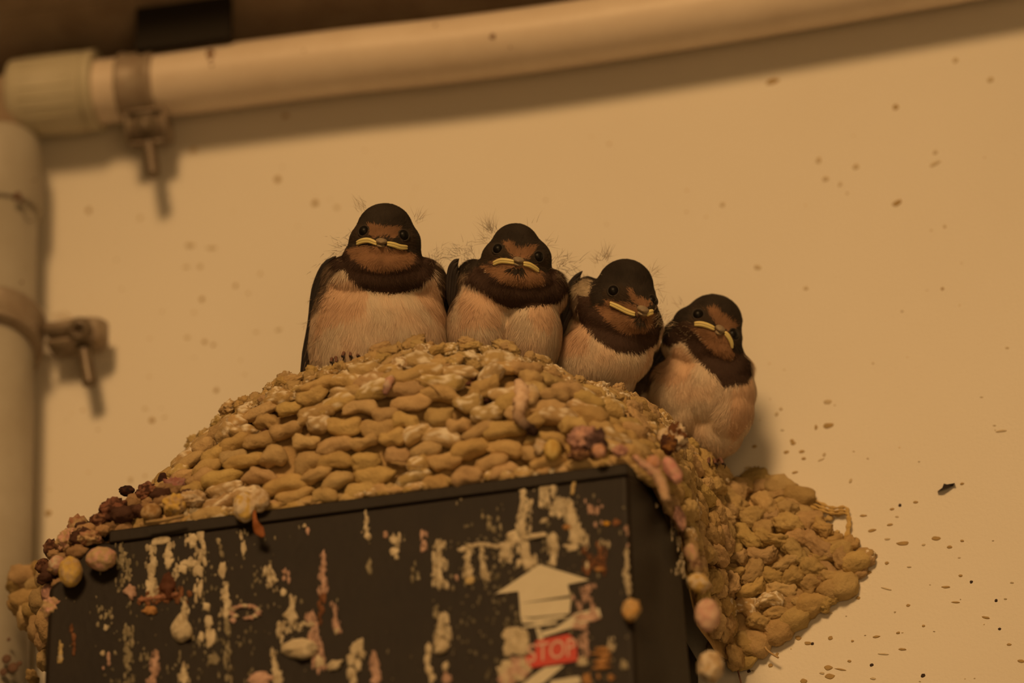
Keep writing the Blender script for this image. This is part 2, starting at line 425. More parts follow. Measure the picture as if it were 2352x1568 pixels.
for (a_, b_, w_, h_) in ((0, 38, 100, 9), (0, -38, 100, 9), (-46, 0, 9, 84), (46, 0, 9, 84)):
    m.add(*box(lug + hd * a_ * S + upg * b_ * S + nlg * 0.0004, w_ * S, 0.0016, h_ * S, axr, bev=.3))
m.add(*box(lug - nlg * 0.0062 - upg * 20 * S, 96 * S, 0.004, 60 * S, axr))
m.build('clamp_lug', M['clamp'], hc)
m = MB(); hb = lug
m.add(*lathe(hb, nlg, [(0, 31 * S), (0.0007, 31 * S), (0.0011, 28 * S), (0.0009, 21 * S), (0.0009, 19 * S), (0.0018, 18 * S), (0.0026, 14 * S), (0.0030, 8 * S)], 28))
m.build('bolt_head', M['bolt'], hc)
bolt_parts(hc, lug + np.array((0.0006, 0.001, -0.005)), pa(353, 402, YH - RH * 0.1), 17 * S)

# clamp on the vertical pipe
vc0 = np.array((vt[0], YV, P(0, 775, YV).z))
vc = empty('pipe_clamp', tuple(vc0), 'grey metal clamp around the vertical pipe at the left edge', 'pipe clamp')
m = MB(); h = 96 * S
m.add(*lathe(vc0 - np.array((0, .34, .94)) * h * 0.5 + Z * 0.0009, (0, .34, .94), [(0, RV), (0, RV + 18 * S), (4 * S, RV + 23 * S), (14 * S, RV + 24 * S), (20 * S, RV + 17 * S), (h - 22 * S, RV + 17 * S), (h - 14 * S, RV + 24 * S), (h - 3 * S, RV + 23 * S), (h, RV + 18 * S), (h, RV)], 64))
m.build('clamp_band', M['clamp'], vc)
lg = pa(172, 768, -0.0088)
m = MB()
m.add(*box(lg + np.array((-0.001, 0, 0.0014)), 118 * S, 0.0085, 26 * S)); m.add(*box(lg + np.array((-0.0005, 0, -0.0036)), 112 * S, 0.009, 12 * S))
m.add(*lathe(lg + np.array((0.0052, 0, -0.0044)), (0, 0, 1), [(0, 34 * S), (0.0005, 38 * S), (0.0066, 38 * S), (0.0071, 34 * S)], 24))
m.build('clamp_lug', M['clamp'], vc)
m = MB()
m.add(*lathe(pa(186, 757, -0.0134), (0, -0.85, -0.45), [(0, 30 * S), (0.0012, 31 * S), (0.0022, 28 * S), (0.0030, 22 * S), (0.0034, 15 * S), (0.0028, 11 * S), (0.0016, 9 * S)], 28))
m.build('bolt_head', M['bolt'], vc)
bolt_parts(vc, pa(190, 785, -0.0100), pa(207, 882, -0.0100), 18 * S)
m = MB()
for k in range(9):
    a0 = pa(112 + k * 5, 722 - k, -0.012); a1 = pa(196 + rng.uniform(-14, 30), 735 + rng.uniform(-8, 40), -0.012 - rng.uniform(0, .002))
    mid = (a0 + a1) / 2 + np.array((0, 0, rng.uniform(-.0006, .0012)))
    m.add(*tube(smoothline([a0, mid, a1], 4), 0.5 * S, 5))
for k in range(14):
    a0 = pa(222 + rng.uniform(-6, 4), 740 + k * 4, -0.012); m.add(*tube([a0, a0 + np.array((rng.uniform(0, .0016), 0, rng.uniform(-.001, .001)))], 0.7 * S, 5))
tag(m.build('cobweb', M['straw'], vc), 'thin cobweb threads')

# ------------------------------------------------------------------ the black wall box
YF = -0.0935
bx = empty('wall_box', pa(780, 1560, YF), 'black plastic wall box under the nest, streaked with droppings, arrow and STOP on it', 'wall box')
def prism(front, back, yf, yb):
    """front/back = px loops with same count"""
    n = len(front)
    V = [pa(x, y, yf) for x, y in front] + [pa(x, y, yb) for x, y in back]
    F = [tuple(range(n - 1, -1, -1)), tuple(range(n, 2 * n))]
    for i in range(n):
        j = (i + 1) % n; F.append((i, j, n + j, n + i))
    return V, F
def shift_back(x, y, d):
    """where a point straight behind (distance d m) shows"""
    p = P(x, y, YF); p.y += d
    q = p - CAM; k = q.dot(FWD)
    return (q.dot(RGT) / k * DIST / S + FW / 2, FH / 2 - q.dot(UPV) / k * DIST / S)
def bevelled(name, V, F, mat, parent, w=0.0012, seg=3):
    bm = bmesh.new(); c = Vector(parent.location)
    vs = [bm.verts.new(Vector(v) - c) for v in V]
    for f in F: bm.faces.new([vs[i] for i in f])
    bmesh.ops.recalc_face_normals(bm, faces=bm.faces[:])
    bmesh.ops.bevel(bm, geom=bm.edges[:], offset=w, segments=seg, affect='EDGES', profile=0.6)
    me = bpy.data.meshes.new(name); bm.to_mesh(me); bm.free()
    me.materials.append(mat); me.polygons.foreach_set('use_smooth', [True] * len(me.polygons))
    o = bpy.data.objects.new(name, me); COL.objects.link(o); o.parent = parent
    mod = o.modifiers.new('wn', 'WEIGHTED_NORMAL'); mod.keep_sharp = False
    return o
fr = [(205, 1248), (1442, 1086), (1478, 2050), (70, 2235), (112, 1352)]
bk = [shift_back(185, 1232, 0.032), (1556, 1178), (1640, 2200), shift_back(20, 2240, 0.032), shift_back(75, 1352, 0.032)]
bevelled('cover', *prism(fr, bk, YF, YF + 0.034), M['box'], bx, 0.0015, 4)
# lip along the top of the cover
lipf = [(250, 1218), (1440, 1062), (1441, 1089), (250, 1246)]
lipb = [shift_back(250, 1210, .036), (1548, 1150), (1554, 1182), shift_back(250, 1246, .036)]
bevelled('top_lip', *prism(lipf, lipb, YF - 0.0009, YF + 0.036), M['box'], bx, 0.0005, 2)
ib = [shift_back(300, 1300, .034), shift_back(1400, 1170, .034), shift_back(1400, 2000, .034), shift_back(200, 2150, .034)]
ic = [shift_back(300, 1300, .0932), shift_back(1400, 1170, .0932), shift_back(1400, 2000, .0932), shift_back(200, 2150, .0932)]
bevelled('back_housing', *prism(ib, ic, YF + 0.033, -0.0001), M['box'], bx, 0.001, 2)

def plate(name, polys, mat, parent, y, th=0.0003):
    m = MB()
    for poly in polys:
        V, F = prism(poly, poly, y, y + th); m.add(V, F)
    o = m.build(name, mat, parent, smooth=False)
    return o
def cp(pts, o=(1120, 1280), s=5.443): return [(o[0] + x / s, o[1] + y / s) for x, y in pts]
YP = YF - 0.0004
ar = [cp([(650, 85), (1275, 280), (1000, 335), (1030, 472), (570, 545), (400, 575), (385, 420), (95, 455)]),
      cp([(400, 575), (1030, 505), (1045, 470), (1025, 700), (560, 745), (410, 745)]),
      cp([(413, 745), (560, 765), (940, 722), (1020, 745), (700, 800), (440, 860)]),
      cp([(430, 820), (880, 800), (860, 830), (560, 870), (440, 880)]),
      cp([(700, 990), (640, 930), (850, 880), (1120, 690), (1390, 630), (1420, 740), (1100, 860)]),
      cp([(600, 880), (655, 880), (700, 1020), (640, 1030)]),
      cp([(720, 1370), (960, 1345), (700, 1568), (540, 1660), (420, 1600), (560, 1480)]),
      cp([(790, 1540), (1140, 1480), (1170, 1570), (760, 1680)])]
tag(plate('arrow_emblem', ar, M['cream'], bx, YP, 0.0004), 'cream arrow pointing up')
red = [cp([(600, 1040), (1010, 955), (1110, 1040), (1125, 1290), (500, 1385), (465, 1240), (590, 1190)])]
st = plate('stop_label', red, M['red'], bx, YP - 0.0001, 0.0005); st['label'] = 'small red STOP label'
# lettering
cu = bpy.data.curves.new('lettering', 'FONT'); cu.body = 'STOP'; cu.size = 1; cu.extrude = 0.01; cu.align_x = 'CENTER'; cu.align_y = 'CENTER'; cu.offset = 0.006
to = bpy.data.objects.new('tmp', cu); COL.objects.link(to)
dg = bpy.context.evaluated_depsgraph_get(); tm = bpy.data.meshes.new_from_object(to.evaluated_get(dg))
bpy.data.objects.remove(to)
tv = np.array([v.co[:] for v in tm.vertices]); tf = [tuple(p.vertices) for p in tm.polygons]
wid = tv[:, 0].max() - tv[:, 0].min()
cpx = cp([(800, 1170)])[0]; sx = (600 / 5.443) / wid
tw = []
tilt = 0.152
for v in tv:
    lx, ly = v[0] * sx, v[1] * sx * 1.25
    tw.append(pa(cpx[0] + lx, cpx[1] - ly - lx * tilt, YP - 0.0002 - (v[2] + 0.01) * 0.005))
mk('lettering', tw, tf, M['print_white'], st, smooth=False)

# ------------------------------------------------------------------ droppings on the box
CR = (0.66, 0.58, 0.42); CY = (0.66, 0.52, 0.26); PK = (0.62, 0.42, 0.34); GY = (0.36, 0.32, 0.22); OR = (0.55, 0.30, 0.12); BN = (0.26, 0.12, 0.06)
dm = MB()
UB = np.array(UPV); UB = np.array((0, 0, 1.0)) / math.cos(ELEV)   # one photo pixel up on an upright face
XB = X * (1 / math.cos(YAW)) + np.array((0, 0, 0))
SLOPE = 0.130 / math.cos(ELEV)
def on_face(x, y, d=0.0):
    return pa(x, y, YF - 0.0001 - d)
def yface(x, y):
    """depth of the cover's surface at a photo pixel: the front face, or the receding right shoulder"""
    e = 1442 + (y - 1086) * 0.037
    if x <= e - 6: return YF
    e2 = 1556 + (y - 1178) * 0.082
    return YF + 0.034 * min(1.0, (x - e + 6) / (e2 - e + 6))
def blob(x, y, rx, ry, col, h=0.0004, rough=0.3, seed=None, tear=0.0, rot=0.0, n=22):
    seed = rng.uniform(0, 99) if seed is None else seed
    V = []; F = []
    base = []
    for i in range(n):
        t = 2 * math.pi * i / n
        k = 1 + rough * 1.6 * noise.fractal(Vector((math.cos(t) * 1.4 + seed, math.sin(t) * 1.4, seed * .3)), 1, 2, 3)
        cx_, cy_ = math.cos(t) * rx * k, math.sin(t) * ry * k
        if cy_ < 0: cx_ *= 1 - tear * min(1, -cy_ / ry)        # narrow top
        c_, s_ = math.cos(rot), math.sin(rot)
        base.append((cx_ * c_ - cy_ * s_, cx_ * s_ + cy_ * c_))
    for k, hh in ((1.0, -0.0001), (0.93, h * 0.45), (0.6, h)):
        for bx_, by_ in base:
            V.append(pa(x + bx_ * k, y + by_ * k, yface(x, y) - 0.00005 - hh * (1 + 0.3 * math.sin(bx_ * 9 + seed))))
    V.append(pa(x, y, yface(x, y) - 0.00005 - h * 1.05))
    for r_ in range(2):
        for i in range(n):
            j = (i + 1) % n; F.append((r_ * n + i, r_ * n + j, (r_ + 1) * n + j, (r_ + 1) * n + i))
    for i in range(n): F.append((2 * n + i, 2 * n + (i + 1) % n, 3 * n))
    dm.add(V, F, np.array(col) * rng.uniform(0.85, 1.1))
def patch(x0, y0, x1, y1, col, dens=1.0, w0=1.0, w1=1.0, size=(2.0, 6.5), slant=0.0):
    """porous streak: many little crusts inside a tapering strip from y0 to y1"""
    area = (x1 - x0) * (y1 - y0)
    for i in range(int(area / 34 * dens)):
        t = rng.rand(); w = (w0 + (w1 - w0) * t) * (x1 - x0) / 2
        x = (x0 + x1) / 2 + slant * (t - .5) + rng.uniform(-1, 1) * w; y = y0 + (y1 - y0) * t
        if noise.noise(Vector((x * .07, y * .03, 3.3))) < -0.12: continue
        s_ = rng.uniform(*size)
        blob(x, y, s_ * .75, s_ * rng.uniform(1, 1.9), np.array(col) * rng.uniform(.6, 1.1), 0.00025, 0.35, n=9)
def streak(x0, y0, x1, y1, col, ends=1.15, slant=0.0, dens=1.1):
    """solid run with porous edges, thicker at the foot"""
    w = (x1 - x0) / 2; n = max(3, int((y1 - y0) / (w * 1.1 + 3)))
    for i in range(n):
        t = (i + .5) / n; ww = w * (0.45 + 0.5 * t)
        blob((x0 + x1) / 2 + slant * (t - .5) + rng.uniform(-.15, .15) * w, y0 + (y1 - y0) * t, ww, (y1 - y0) / n * .85, col, 0.00035, 0.45)
    patch(x0 - 2, y0 - 6, x1 + 2, y1 + 2, np.array(col) * .8, dens * .5, .7, 1.1, slant=slant)
# traced droppings
patch(264, 1235, 297, 1335, GY, .8, .5, 1, slant=18)
streak(334, 1262, 362, 1374, CR); blob(368, 1240, 24, 11, CR, rot=-.25); streak(376, 1245, 400, 1300, CR); patch(370, 1290, 410, 1335, CR, 1.0)
blob(418, 1304, 11, 14, CR); blob(455, 1308, 12, 18, CR); blob(437, 1294, 22, 8, CR); patch(425, 1225, 472, 1300, CR, 1.1); blob(460, 1222, 11, 22, CR); blob(445, 1240, 12, 16, CR)
patch(448, 1330, 466, 1395, CR, .9); blob(460, 1350, 6, 20, CR)
blob(417, 1442, 25, 34, CR, 0.0022, .12, tear=.5); streak(412, 1380, 432, 1432, CR)
blob(512, 1308, 11, 17, CR, .0006); streak(508, 1345, 530, 1412, CR); patch(516, 1420, 530, 1568, GY, .8, .6, 1.2)
for k in range(15):
    t = k / 14 * 2 * math.pi * .86 + 2.4
    blob(563 + 31 * math.cos(t), 1408 + 14 * math.sin(t) - 3, 8, 5, PK if k % 3 else CR, .0006)
blob(535, 1424, 8, 6, PK)
blob(474, 1393, 8, 11, CR); blob(480, 1428, 11, 20, CR); blob(484, 1465, 12, 22, CR); blob(462, 1462, 7, 11, CR); blob(491, 1514, 13, 14, GY)
patch(553, 1218, 570, 1240, CR, 1.2); blob(560, 1258, 7, 16, CR); patch(502, 1235, 512, 1275, GY, 1)
blob(499, 1184, 17, 8, CR, .0006, rot=-.1); blob(455, 1182, 11, 12, CR); patch(420, 1170, 520, 1200, CR, .5)
patch(606, 1300, 640, 1358, CR, 1.0, .5, 1.0, slant=20); blob(651, 1360, 8, 11, CR); patch(650, 1300, 664, 1335, PK, .8)
blob(668, 1412, 16, 20, CR, .0008, tear=.6); streak(660, 1370, 680, 1405, CR); patch(640, 1428, 720, 1450, CR, .8); blob(715, 1434, 11, 7, CR); patch(636, 1435, 650, 1475, CR, 1)
blob(688, 1490, 42, 24, CR, .0024, .1)
patch(700, 1410, 745, 1540, PK, .8, .5, .9, slant=18); blob(734, 1520, 12, 15, CR)
blob(768, 1527, 20, 12, CR, .0012, rot=-.3)
streak(618, 1492, 642, 1568, CR, slant=14); blob(600, 1560, 30, 18, PK, .001)
streak(344, 1500, 366, 1568, PK, slant=-10); streak(411, 1532, 434, 1568, CR); patch(285, 1440, 306, 1568, GY, 1.1); patch(318, 1490, 340, 1520, GY, .6)
streak(133, 1478, 146, 1518, CY); blob(139, 1509, 6, 9, CR); patch(160, 1440, 172, 1500, BN, .8)
blob(243, 1441, 6, 9, CR); patch(215, 1395, 260, 1440, GY, .4); blob(236, 1500, 5, 7, CR); patch(236, 1500, 250, 1540, PK, .7)
blob(298, 1358, 15, 19, PK, .001, rot=-.5); blob(345, 1402, 18, 10, OR, .0008); patch(318, 1350, 440, 1385, BN, .9); blob(385, 1345, 18, 26, (0.12, .05, .03), .0012)
for k in range(9): blob(325 + k * 10 + rng.uniform(-3, 3), 1377 - k * 1.5, 9, 6, (0.4, .2, .13), .0007)
streak(834, 1162, 848, 1236, CR); patch(838, 1236, 856, 1312, GY, 1.0, .7, .5, slant=8)
blob(906, 1240, 9, 10, CR); blob(905, 1266, 11, 11, CR); patch(896, 1229, 918, 1282, CR, 1.3); blob(886, 1228, 5, 9, PK)
patch(963, 1222, 980, 1262, PK, .9); patch(945, 1290, 962, 1330, GY, .5)
patch(994, 1246, 1028, 1350, CR, 1.5); streak(1002, 1278, 1018, 1335, CR); patch(994, 1350, 1004, 1420, GY, .8)
streak(1000, 1425, 1020, 1480, CR); blob(1014, 1484, 19, 19, CR, .0012); patch(998, 1410, 1042, 1495, CR, .8, .4, 1)
streak(736, 1267, 750, 1360, PK); patch(733, 1360, 746, 1430, BN, 1)
streak(764, 1392, 778, 1452, PK, slant=8); blob(774, 1447, 7, 9, CR)
patch(635, 1185, 660, 1188, CR, 1); blob(700, 1208, 5, 5, CR); blob(707, 1220, 5, 9, PK); blob(838, 1130, 5, 4, CR); blob(885, 1125, 4, 3, CR)
for (a, b) in ((805, 1545), (806, 1515), (812, 1492), (826, 1484), (830, 1500), (822, 1525), (812, 1560)): blob(a, b, 10, 16, CR, .0006)
streak(849, 1500, 874, 1568, PK)
for (a, b) in ((984, 1490), (982, 1515), (985, 1540), (992, 1556)): blob(a, b, 8, 15, CR, .0005)
blob(1023, 1530, 9, 12, CR, .0008); blob(1026, 1560, 11, 14, PK, .0008)
streak(1064, 1262, 1086, 1325, CR); blob(1080, 1333, 11, 9, CY); blob(1113, 1318, 12, 20, CR, .0006, rot=-.4); patch(1102, 1258, 1122, 1310, CR, .9); blob(1049, 1327, 5, 7, PK)
for k in range(14): blob(1060 + k * 10, 1262 - k * 1.5 - 6 * math.sin(k * .5), 9, 6, CR, .0004)
patch(1135, 1240, 1180, 1290, CR, 1.2); blob(1160, 1256, 15, 10, CR); blob(1157, 1276, 13, 9, CR); patch(1110, 1180, 1150, 1222, GY, .5, slant=16)
streak(1192, 1090, 1212, 1155, CR); patch(1186, 1150, 1220, 1240, CR, 1.4, .8, 1.2, slant=-16); streak(1190, 1160, 1214, 1225, CR, slant=-14)
blob(1178, 1232, 15, 12, CR); blob(1235, 1230, 22, 8, CR, .0008, rot=-.1); blob(1205, 1234, 14, 7, CR)
patch(1188, 1242, 1230, 1310, CR, 1.4, .8, 1.2, slant=12); blob(1205, 1265, 12, 24, CR); blob(1212, 1290, 12, 18, CR)
streak(1261, 1230, 1280, 1294, CR); patch(1258, 1228, 1284, 1294, CR, .9)
patch(1222, 1085, 1236, 1130, CR, 1.2, slant=-8); streak(1262, 1082, 1276, 1140, CR); blob(1248, 1130, 10, 22, CR); patch(1240, 1110, 1270, 1165, CR, 1.2)
blob(1285, 1160, 24, 14, CR, rot=-.35); patch(1262, 1145, 1312, 1185, CR, 1.0); streak(1298, 1155, 1330, 1235, CR, slant=20); blob(1320, 1235, 12, 20, CR); blob(1312, 1256, 18, 10, CR); blob(1305, 1210, 12, 8, OR)
patch(1328, 1210, 1352, 1262, CR, .8, slant=10); blob(1250, 1195, 10, 6, CR, rot=-.5)
for k in range(9): blob(1316 - 2 * abs(k - 3) + k, 1084 + k * 6, 5, 5, CY, .0005)
patch(1336, 1150, 1384, 1210, PK, .5); blob(1393, 1202, 7, 6, (0.65, .36, .05)); blob(1415, 1200, 9, 8, BN); patch(1375, 1228, 1400, 1258, CR, 1.0); patch(1340, 1250, 1392, 1320, BN, .8)
blob(1375, 1307, 13, 6, OR, .0005); blob(1348, 1298, 5, 11, CR); patch(1316, 1345, 1375, 1400, PK, .6)
patch(1432, 1180, 1446, 1262, PK, .5); streak(1434, 1262, 1446, 1310, CR); patch(1433, 1305, 1450, 1378, CR, 1.4, .8, .5, slant=8)
patch(1447, 1092, 1466, 1150, GY, 1.6); patch(1450, 1150, 1466, 1260, GY, .7)
blob(1503, 1160, 9, 7, CR); patch(1470, 1080, 1494, 1105, GY, 1)
patch(1540, 1195, 1568, 1326, CR, .9, .6, 1, slant=20); patch(1530, 1300, 1575, 1320, CR, .8)
for (yy, rx) in ((1490, 22), (1503, 24), (1518, 20), (1532, 24)): blob(1383, yy, rx, 5.5, OR, .0006, rot=.08 if yy < 1510 else -.1)
patch(1395, 1465, 1412, 1500, CR, .8); blob(1433, 1528, 9, 13, GY); blob(1338, 1520, 12, 12, CR)
for i in range(26): blob(rng.uniform(1166, 1202), rng.uniform(1450, 1500), 14, 14, CR, .0004)
blob(1180, 1478, 20, 16, CR)
for i in range(30):
    t = rng.rand(); blob(1195 - 40 * t + rng.uniform(-26, 26), 1520 + 48 * t, 14, 14, PK if i % 2 else CR, .0004)
for i in range(20): blob(rng.uniform(1318, 1378), rng.uniform(1405, 1440), 12, 8, PK, .0004)
patch(1328, 1450, 1352, 1510, PK, .9); patch(1340, 1545, 1380, 1568, OR, .8); blob(1404, 1556, 8, 8, OR)
# faint dried film everywhere
for i in range(330):
    x = rng.uniform(150, 1440); y = rng.uniform(1250 - x * .13, 1568)
    dens = 1.0 if (230 < x < 640 or x > 1040) else 0.3
    if rng.rand() > dens * 0.9: continue
    s_ = rng.uniform(1, 3.2)
    blob(x, y, s_, s_ * rng.uniform(1, 2.6), np.array(GY) * rng.uniform(.35, 1.0), .00012, .4, n=8)
for i in range(240):
    x = rng.normal(1180, 90); y = rng.uniform(1200, 1568)
    if 1020 < x < 1430: blob(x, y, rng.uniform(2, 5), rng.uniform(2, 7), np.array(GY) * rng.uniform(.3, .8), .00012, .4, n=8)
for i in range(300):
    x = rng.uniform(240, 640); y = rng.uniform(1260, 1568)
    if noise.noise(Vector((x * .012, y * .006, 1))) > -.1: blob(x, y, rng.uniform(1.5, 4), rng.uniform(2, 8), np.array(GY) * rng.uniform(.3, .9), .00012, .4, n=8)
dr = mk('bird_droppings', np.concatenate(dm.v), dm.f, M['drop'], bx, col=np.concatenate(dm.c))
tag(dr, 'cream and pinkish dried droppings running down the box', kind='stuff')

# ------------------------------------------------------------------ the mud nest
NW = pa(1080, 1160, 0); AX, AY = 600 * S, 760 * S
def rim_pt(deg):
    t = R(deg)
    return NW + np.array((AX * math.cos(t), -AY * math.sin(t), 0))
def rim_extra(deg):
    """height of the crest above the mean rim, px"""
    return 30 * math.exp(-((deg - 76) / 22.0) ** 2) - 14 * math.exp(-((deg - 50) / 14.0) ** 2) + 6 * math.sin(deg * .23)
tab = {  # theta: (bottom px, py, depth, bulge px)
    182: (250, 1290, -.012, 0), 165: (165, 1300, -.040, 10), 150: (240, 1228, -.078, 22), 138: (330, 1208, -.0925, 30), 122: (470, 1190, -.0930, 38), 105: (700, 1158, -.0930, 40),
    90: (930, 1127, -.0930, 40), 75: (1160, 1096, -.0930, 36), 62: (1330, 1074, -.0925, 30), 50: (1425, 1066, -.0915, 24), 38: (1520, 1110, -.080, 22),
    26: (1585, 1260, -.058, 24), 16: (1620, 1420, -.034, 30), 6: (1690, 1520, -.004, 40), -4: (1830, 1430, -.002, 44), -14: (1930, 1370, -.0012, 40), -22: (1992, 1288, -.001, 26), -28: (1880, 1238, -.001, 14), -34: (1850, 1158, -.001, 10)}
top_over = {6: (1640, 1058, -.012), -4: (1672, 1082, -.005), -14: (1690, 1088, -.002), -24: (1705, 1094, -.001), -34: (1720, 1098, -.001)}
keys = sorted(tab)
def interp(tb, deg):
    ks = sorted(tb); deg = min(max(deg, ks[0]), ks[-1])
    for a, b in zip(ks, ks[1:]):
        if a <= deg <= b:
            t = (deg - a) / (b - a); t = t * t * (3 - 2 * t) * .5 + t * .5
            return tuple((1 - t) * np.array(tb[a]) + t * np.array(tb[b]))
def T(deg):
    if deg < 6: return pa(*interp(top_over, deg))
    p = rim_pt(deg) + Z * rim_extra(deg) * S
    if deg < 18:
        k = (18 - deg) / 12.0; p = p * (1 - k) + pa(*top_over[6]) * k
    return p
def surf(deg, t):
    """outer nest surface: deg round the cup, t = 0 at the crest, 1 at the foot"""
    b = interp(tab, deg); A = T(deg); B = pa(b[0], b[1], b[2])
    p = A * (1 - t) + B * t
    rad = np.array((math.cos(R(deg)), -math.sin(R(deg)), 0.0))
    if deg < 10: rad = np.array((0.25, -0.95, -0.1))
    return p + rad * b[3] * S * math.sin(math.pi * min(1, t * 1.05 + .02)) * 1.0 + Z * b[3] * .25 * S * math.sin(math.pi * t)
nroot = empty('mud_nest', tuple(NW), 'half-cup swallow nest of tan mud pellets on the black box against the wall', 'bird nest')
# solid backing: outer skin, rolled rim, inner hollow
ND, NT = 110, 26
degs = np.linspace(-34, 182, ND); bv = []
for d in degs:
    inw = np.array((-math.cos(R(d)), math.sin(R(d)), 0.0)) if d > 8 else np.array((0, .6, 0))
    thick = 46 if d > 14 else 6
    for t in np.linspace(1, 0, NT): bv.append(surf(d, t) + inw * 24 * S - Z * 8 * S)
    for (k, dz) in ((.35, 2), (.7, -2), (1.0, -14), (1.15, -60), (1.25, -170)):
        bv.append(T(d) + inw * (15 + thick * k) * S + Z * (dz - 6) * S)
bv = np.array(bv); per = NT + 5
bf = []
for i in range(ND - 1):
    for j in range(per - 1):
        bf.append((i * per + j, i * per + j + 1, (i + 1) * per + j + 1, (i + 1) * per + j))
q1 = nz(bv, 260, 3.0)
bv[:, 1] -= q1 * 0.0012; bv[:, 2] += nz(bv, 500, 8.0) * 0.0009
mudc = np.array((0.545, 0.40, 0.195))
bc = np.clip(mudc * (1 + 0.25 * q1[:, None]), 0, 1) * np.array((.86, .82, .8))
mk('mud_shell', bv, np.array(bf), M['mud'], nroot, col=bc)
# nest floor behind the rim, with dry lining, that the chicks stand on
fl = []; ff = []
nf = 40; ring = [T(d) + np.array((-math.cos(R(d)), math.sin(R(d)), 0)) * 40 * S - Z * 90 * S for d in np.linspace(0, 180, nf)]
cen = NW + np.array((0, -0.035, -0.02))
for k in (1.0, .6, .25):
    for p in ring: fl.append(cen + (p - cen) * k - Z * (1 - k) * 0.006)
for r_ in range(2):
    for i in range(nf - 1): ff.append((r_ * nf + i, r_ * nf + i + 1, (r_ + 1) * nf + i + 1, (r_ + 1) * nf + i))
fl.append(cen - Z * .006)
for i in range(nf - 1): ff.append((2 * nf + i, 2 * nf + i + 1, 3 * nf))
for (a, b) in ((0, nf - 1),): ff.append((0, nf, 2 * nf, 3 * nf, 3 * nf - 1, 2 * nf - 1, nf - 1))
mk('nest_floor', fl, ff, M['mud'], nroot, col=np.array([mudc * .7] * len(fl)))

PEL = {'pipe_side_mud': MB(), 'cup_pellets': MB(), 'rim_pellets': MB(), 'side_pellets': MB()}
def pellet(mb, c, tx, up, nrm, L, W, H, bend, waist, rough, seed, white, sub=3, tone=1.0):
    V, F = ICO[sub]; V = V.copy()
    x = V[:, 0]
    prof = 1 - waist * np.exp(-(x / .38) ** 2) + 0.12 * np.sin(seed * 7 + x * 2.5)
    Y = V[:, 1] * prof + bend * (x ** 2 - .35)
    Hh = V[:, 2] * (prof * .5 + .5)
    n1 = nz(V * np.array((1.2, 1, 1)), 1.5, seed, 2)
    k = 1 + 0.24 * n1
    if rough > 0: k = k + rough * nz(V, 5.0, seed + 5, 3)
    q = np.stack([x * L * k, Y * W * k, Hh * H * k], 1)
    out = c + q[:, :1] * tx + q[:, 1:2] * up + q[:, 2:] * nrm
    col = np.array(mudc) * tone * rng.uniform(.86, 1.1) * np.array((1, rng.uniform(.95, 1.03), rng.uniform(.85, 1.1)))
    cv = np.tile(col, (len(V), 1))
    if white > 0:
        n2 = nz(V, 2.6, seed + 9, 3) + V @ np.array((0.1, 0.5, .25)) * .5
        w = np.clip((n2 - (0.42 - .42 * white)) * 11, 0, 1)[:, None]
        cv = cv * (1 - w) + np.array((.84, .76, .60)) * w
    mb.add(out, F.tolist(), cv)
def local_frame(d, t):
    e = 0.6; et = 0.02
    p = surf(d, t); du = surf(min(d + e, 182), t) - surf(max(d - e, -34), t); dt = surf(d, min(t + et, 1)) - surf(d, max(t - et, 0))
    n = np.cross(du, dt); n /= np.linalg.norm(n) + 1e-12
    if n @ np.array(FWD) > 0: n = -n
    tx = np.cross(Z, n); tx /= np.linalg.norm(tx) + 1e-9
    tx = tx * .85 + (du / (np.linalg.norm(du) + 1e-9)) * (.15 if du @ tx > 0 else -.15); tx -= n * (tx @ n); tx /= np.linalg.norm(tx)
    return p, tx, np.cross(n, tx), n
# anisotropic dart throwing for the coursed pellets
placed = []
def try_place(p, tx, up, ax, ay):
    for (q, qx, qu) in placed:
        dd = p - q
        if abs(dd[0]) + abs(dd[2]) > .02: continue
        a_, b_ = dd @ tx, dd @ up; c2_ = dd @ np.cross(tx, up)
        if (a_ / ax) ** 2 + (b_ / ay) ** 2 + (c2_ / ay) ** 2 < 1: return False
    placed.append((p, tx, up)); return True
npell = 0
for it in range(5200):
    d = rng.uniform(-33, 176); t = rng.uniform(0.06, 0.985)
    main = d > 40
    p, tx, up, n = local_frame(d, t)
    sx_, sy_ = (60, 29) if main else (44, 31)
    if t < .16 and main: continue
    if not try_place(p, tx, up, sx_ * S, sy_ * S): continue
    up_half = main and t < .42
    rot = rng.normal(0, (.38 if up_half else .2) if main else .5); c_, s_ = math.cos(rot), math.sin(rot)
    tx2 = tx * c_ + up * s_; up2 = up * c_ - tx * s_
    ro = rng.uniform(.03, .06) if (main and not up_half and rng.rand() < .8) else rng.uniform(.10, .20)
    left = d > 118
    pellet(PEL['cup_pellets' if main else 'side_pellets'], p + n * rng.uniform(-3, 4) * S, tx2, up2, n,
           rng.uniform(30, 54) * S * (1 if main else .85), rng.uniform(19, 29) * S * (1 if main else 1.05), rng.uniform(15, 27) * S, rng.uniform(-.5, .5), rng.uniform(0, .42),
           ro, it * .37, (rng.rand() if rng.rand() < ((.5 if up_half else .26) if main else .06) else 0) * (1.0 if t < .5 else .6), tone=1.0 if main else .9, sub=3 if main else 4)
    npell += 1
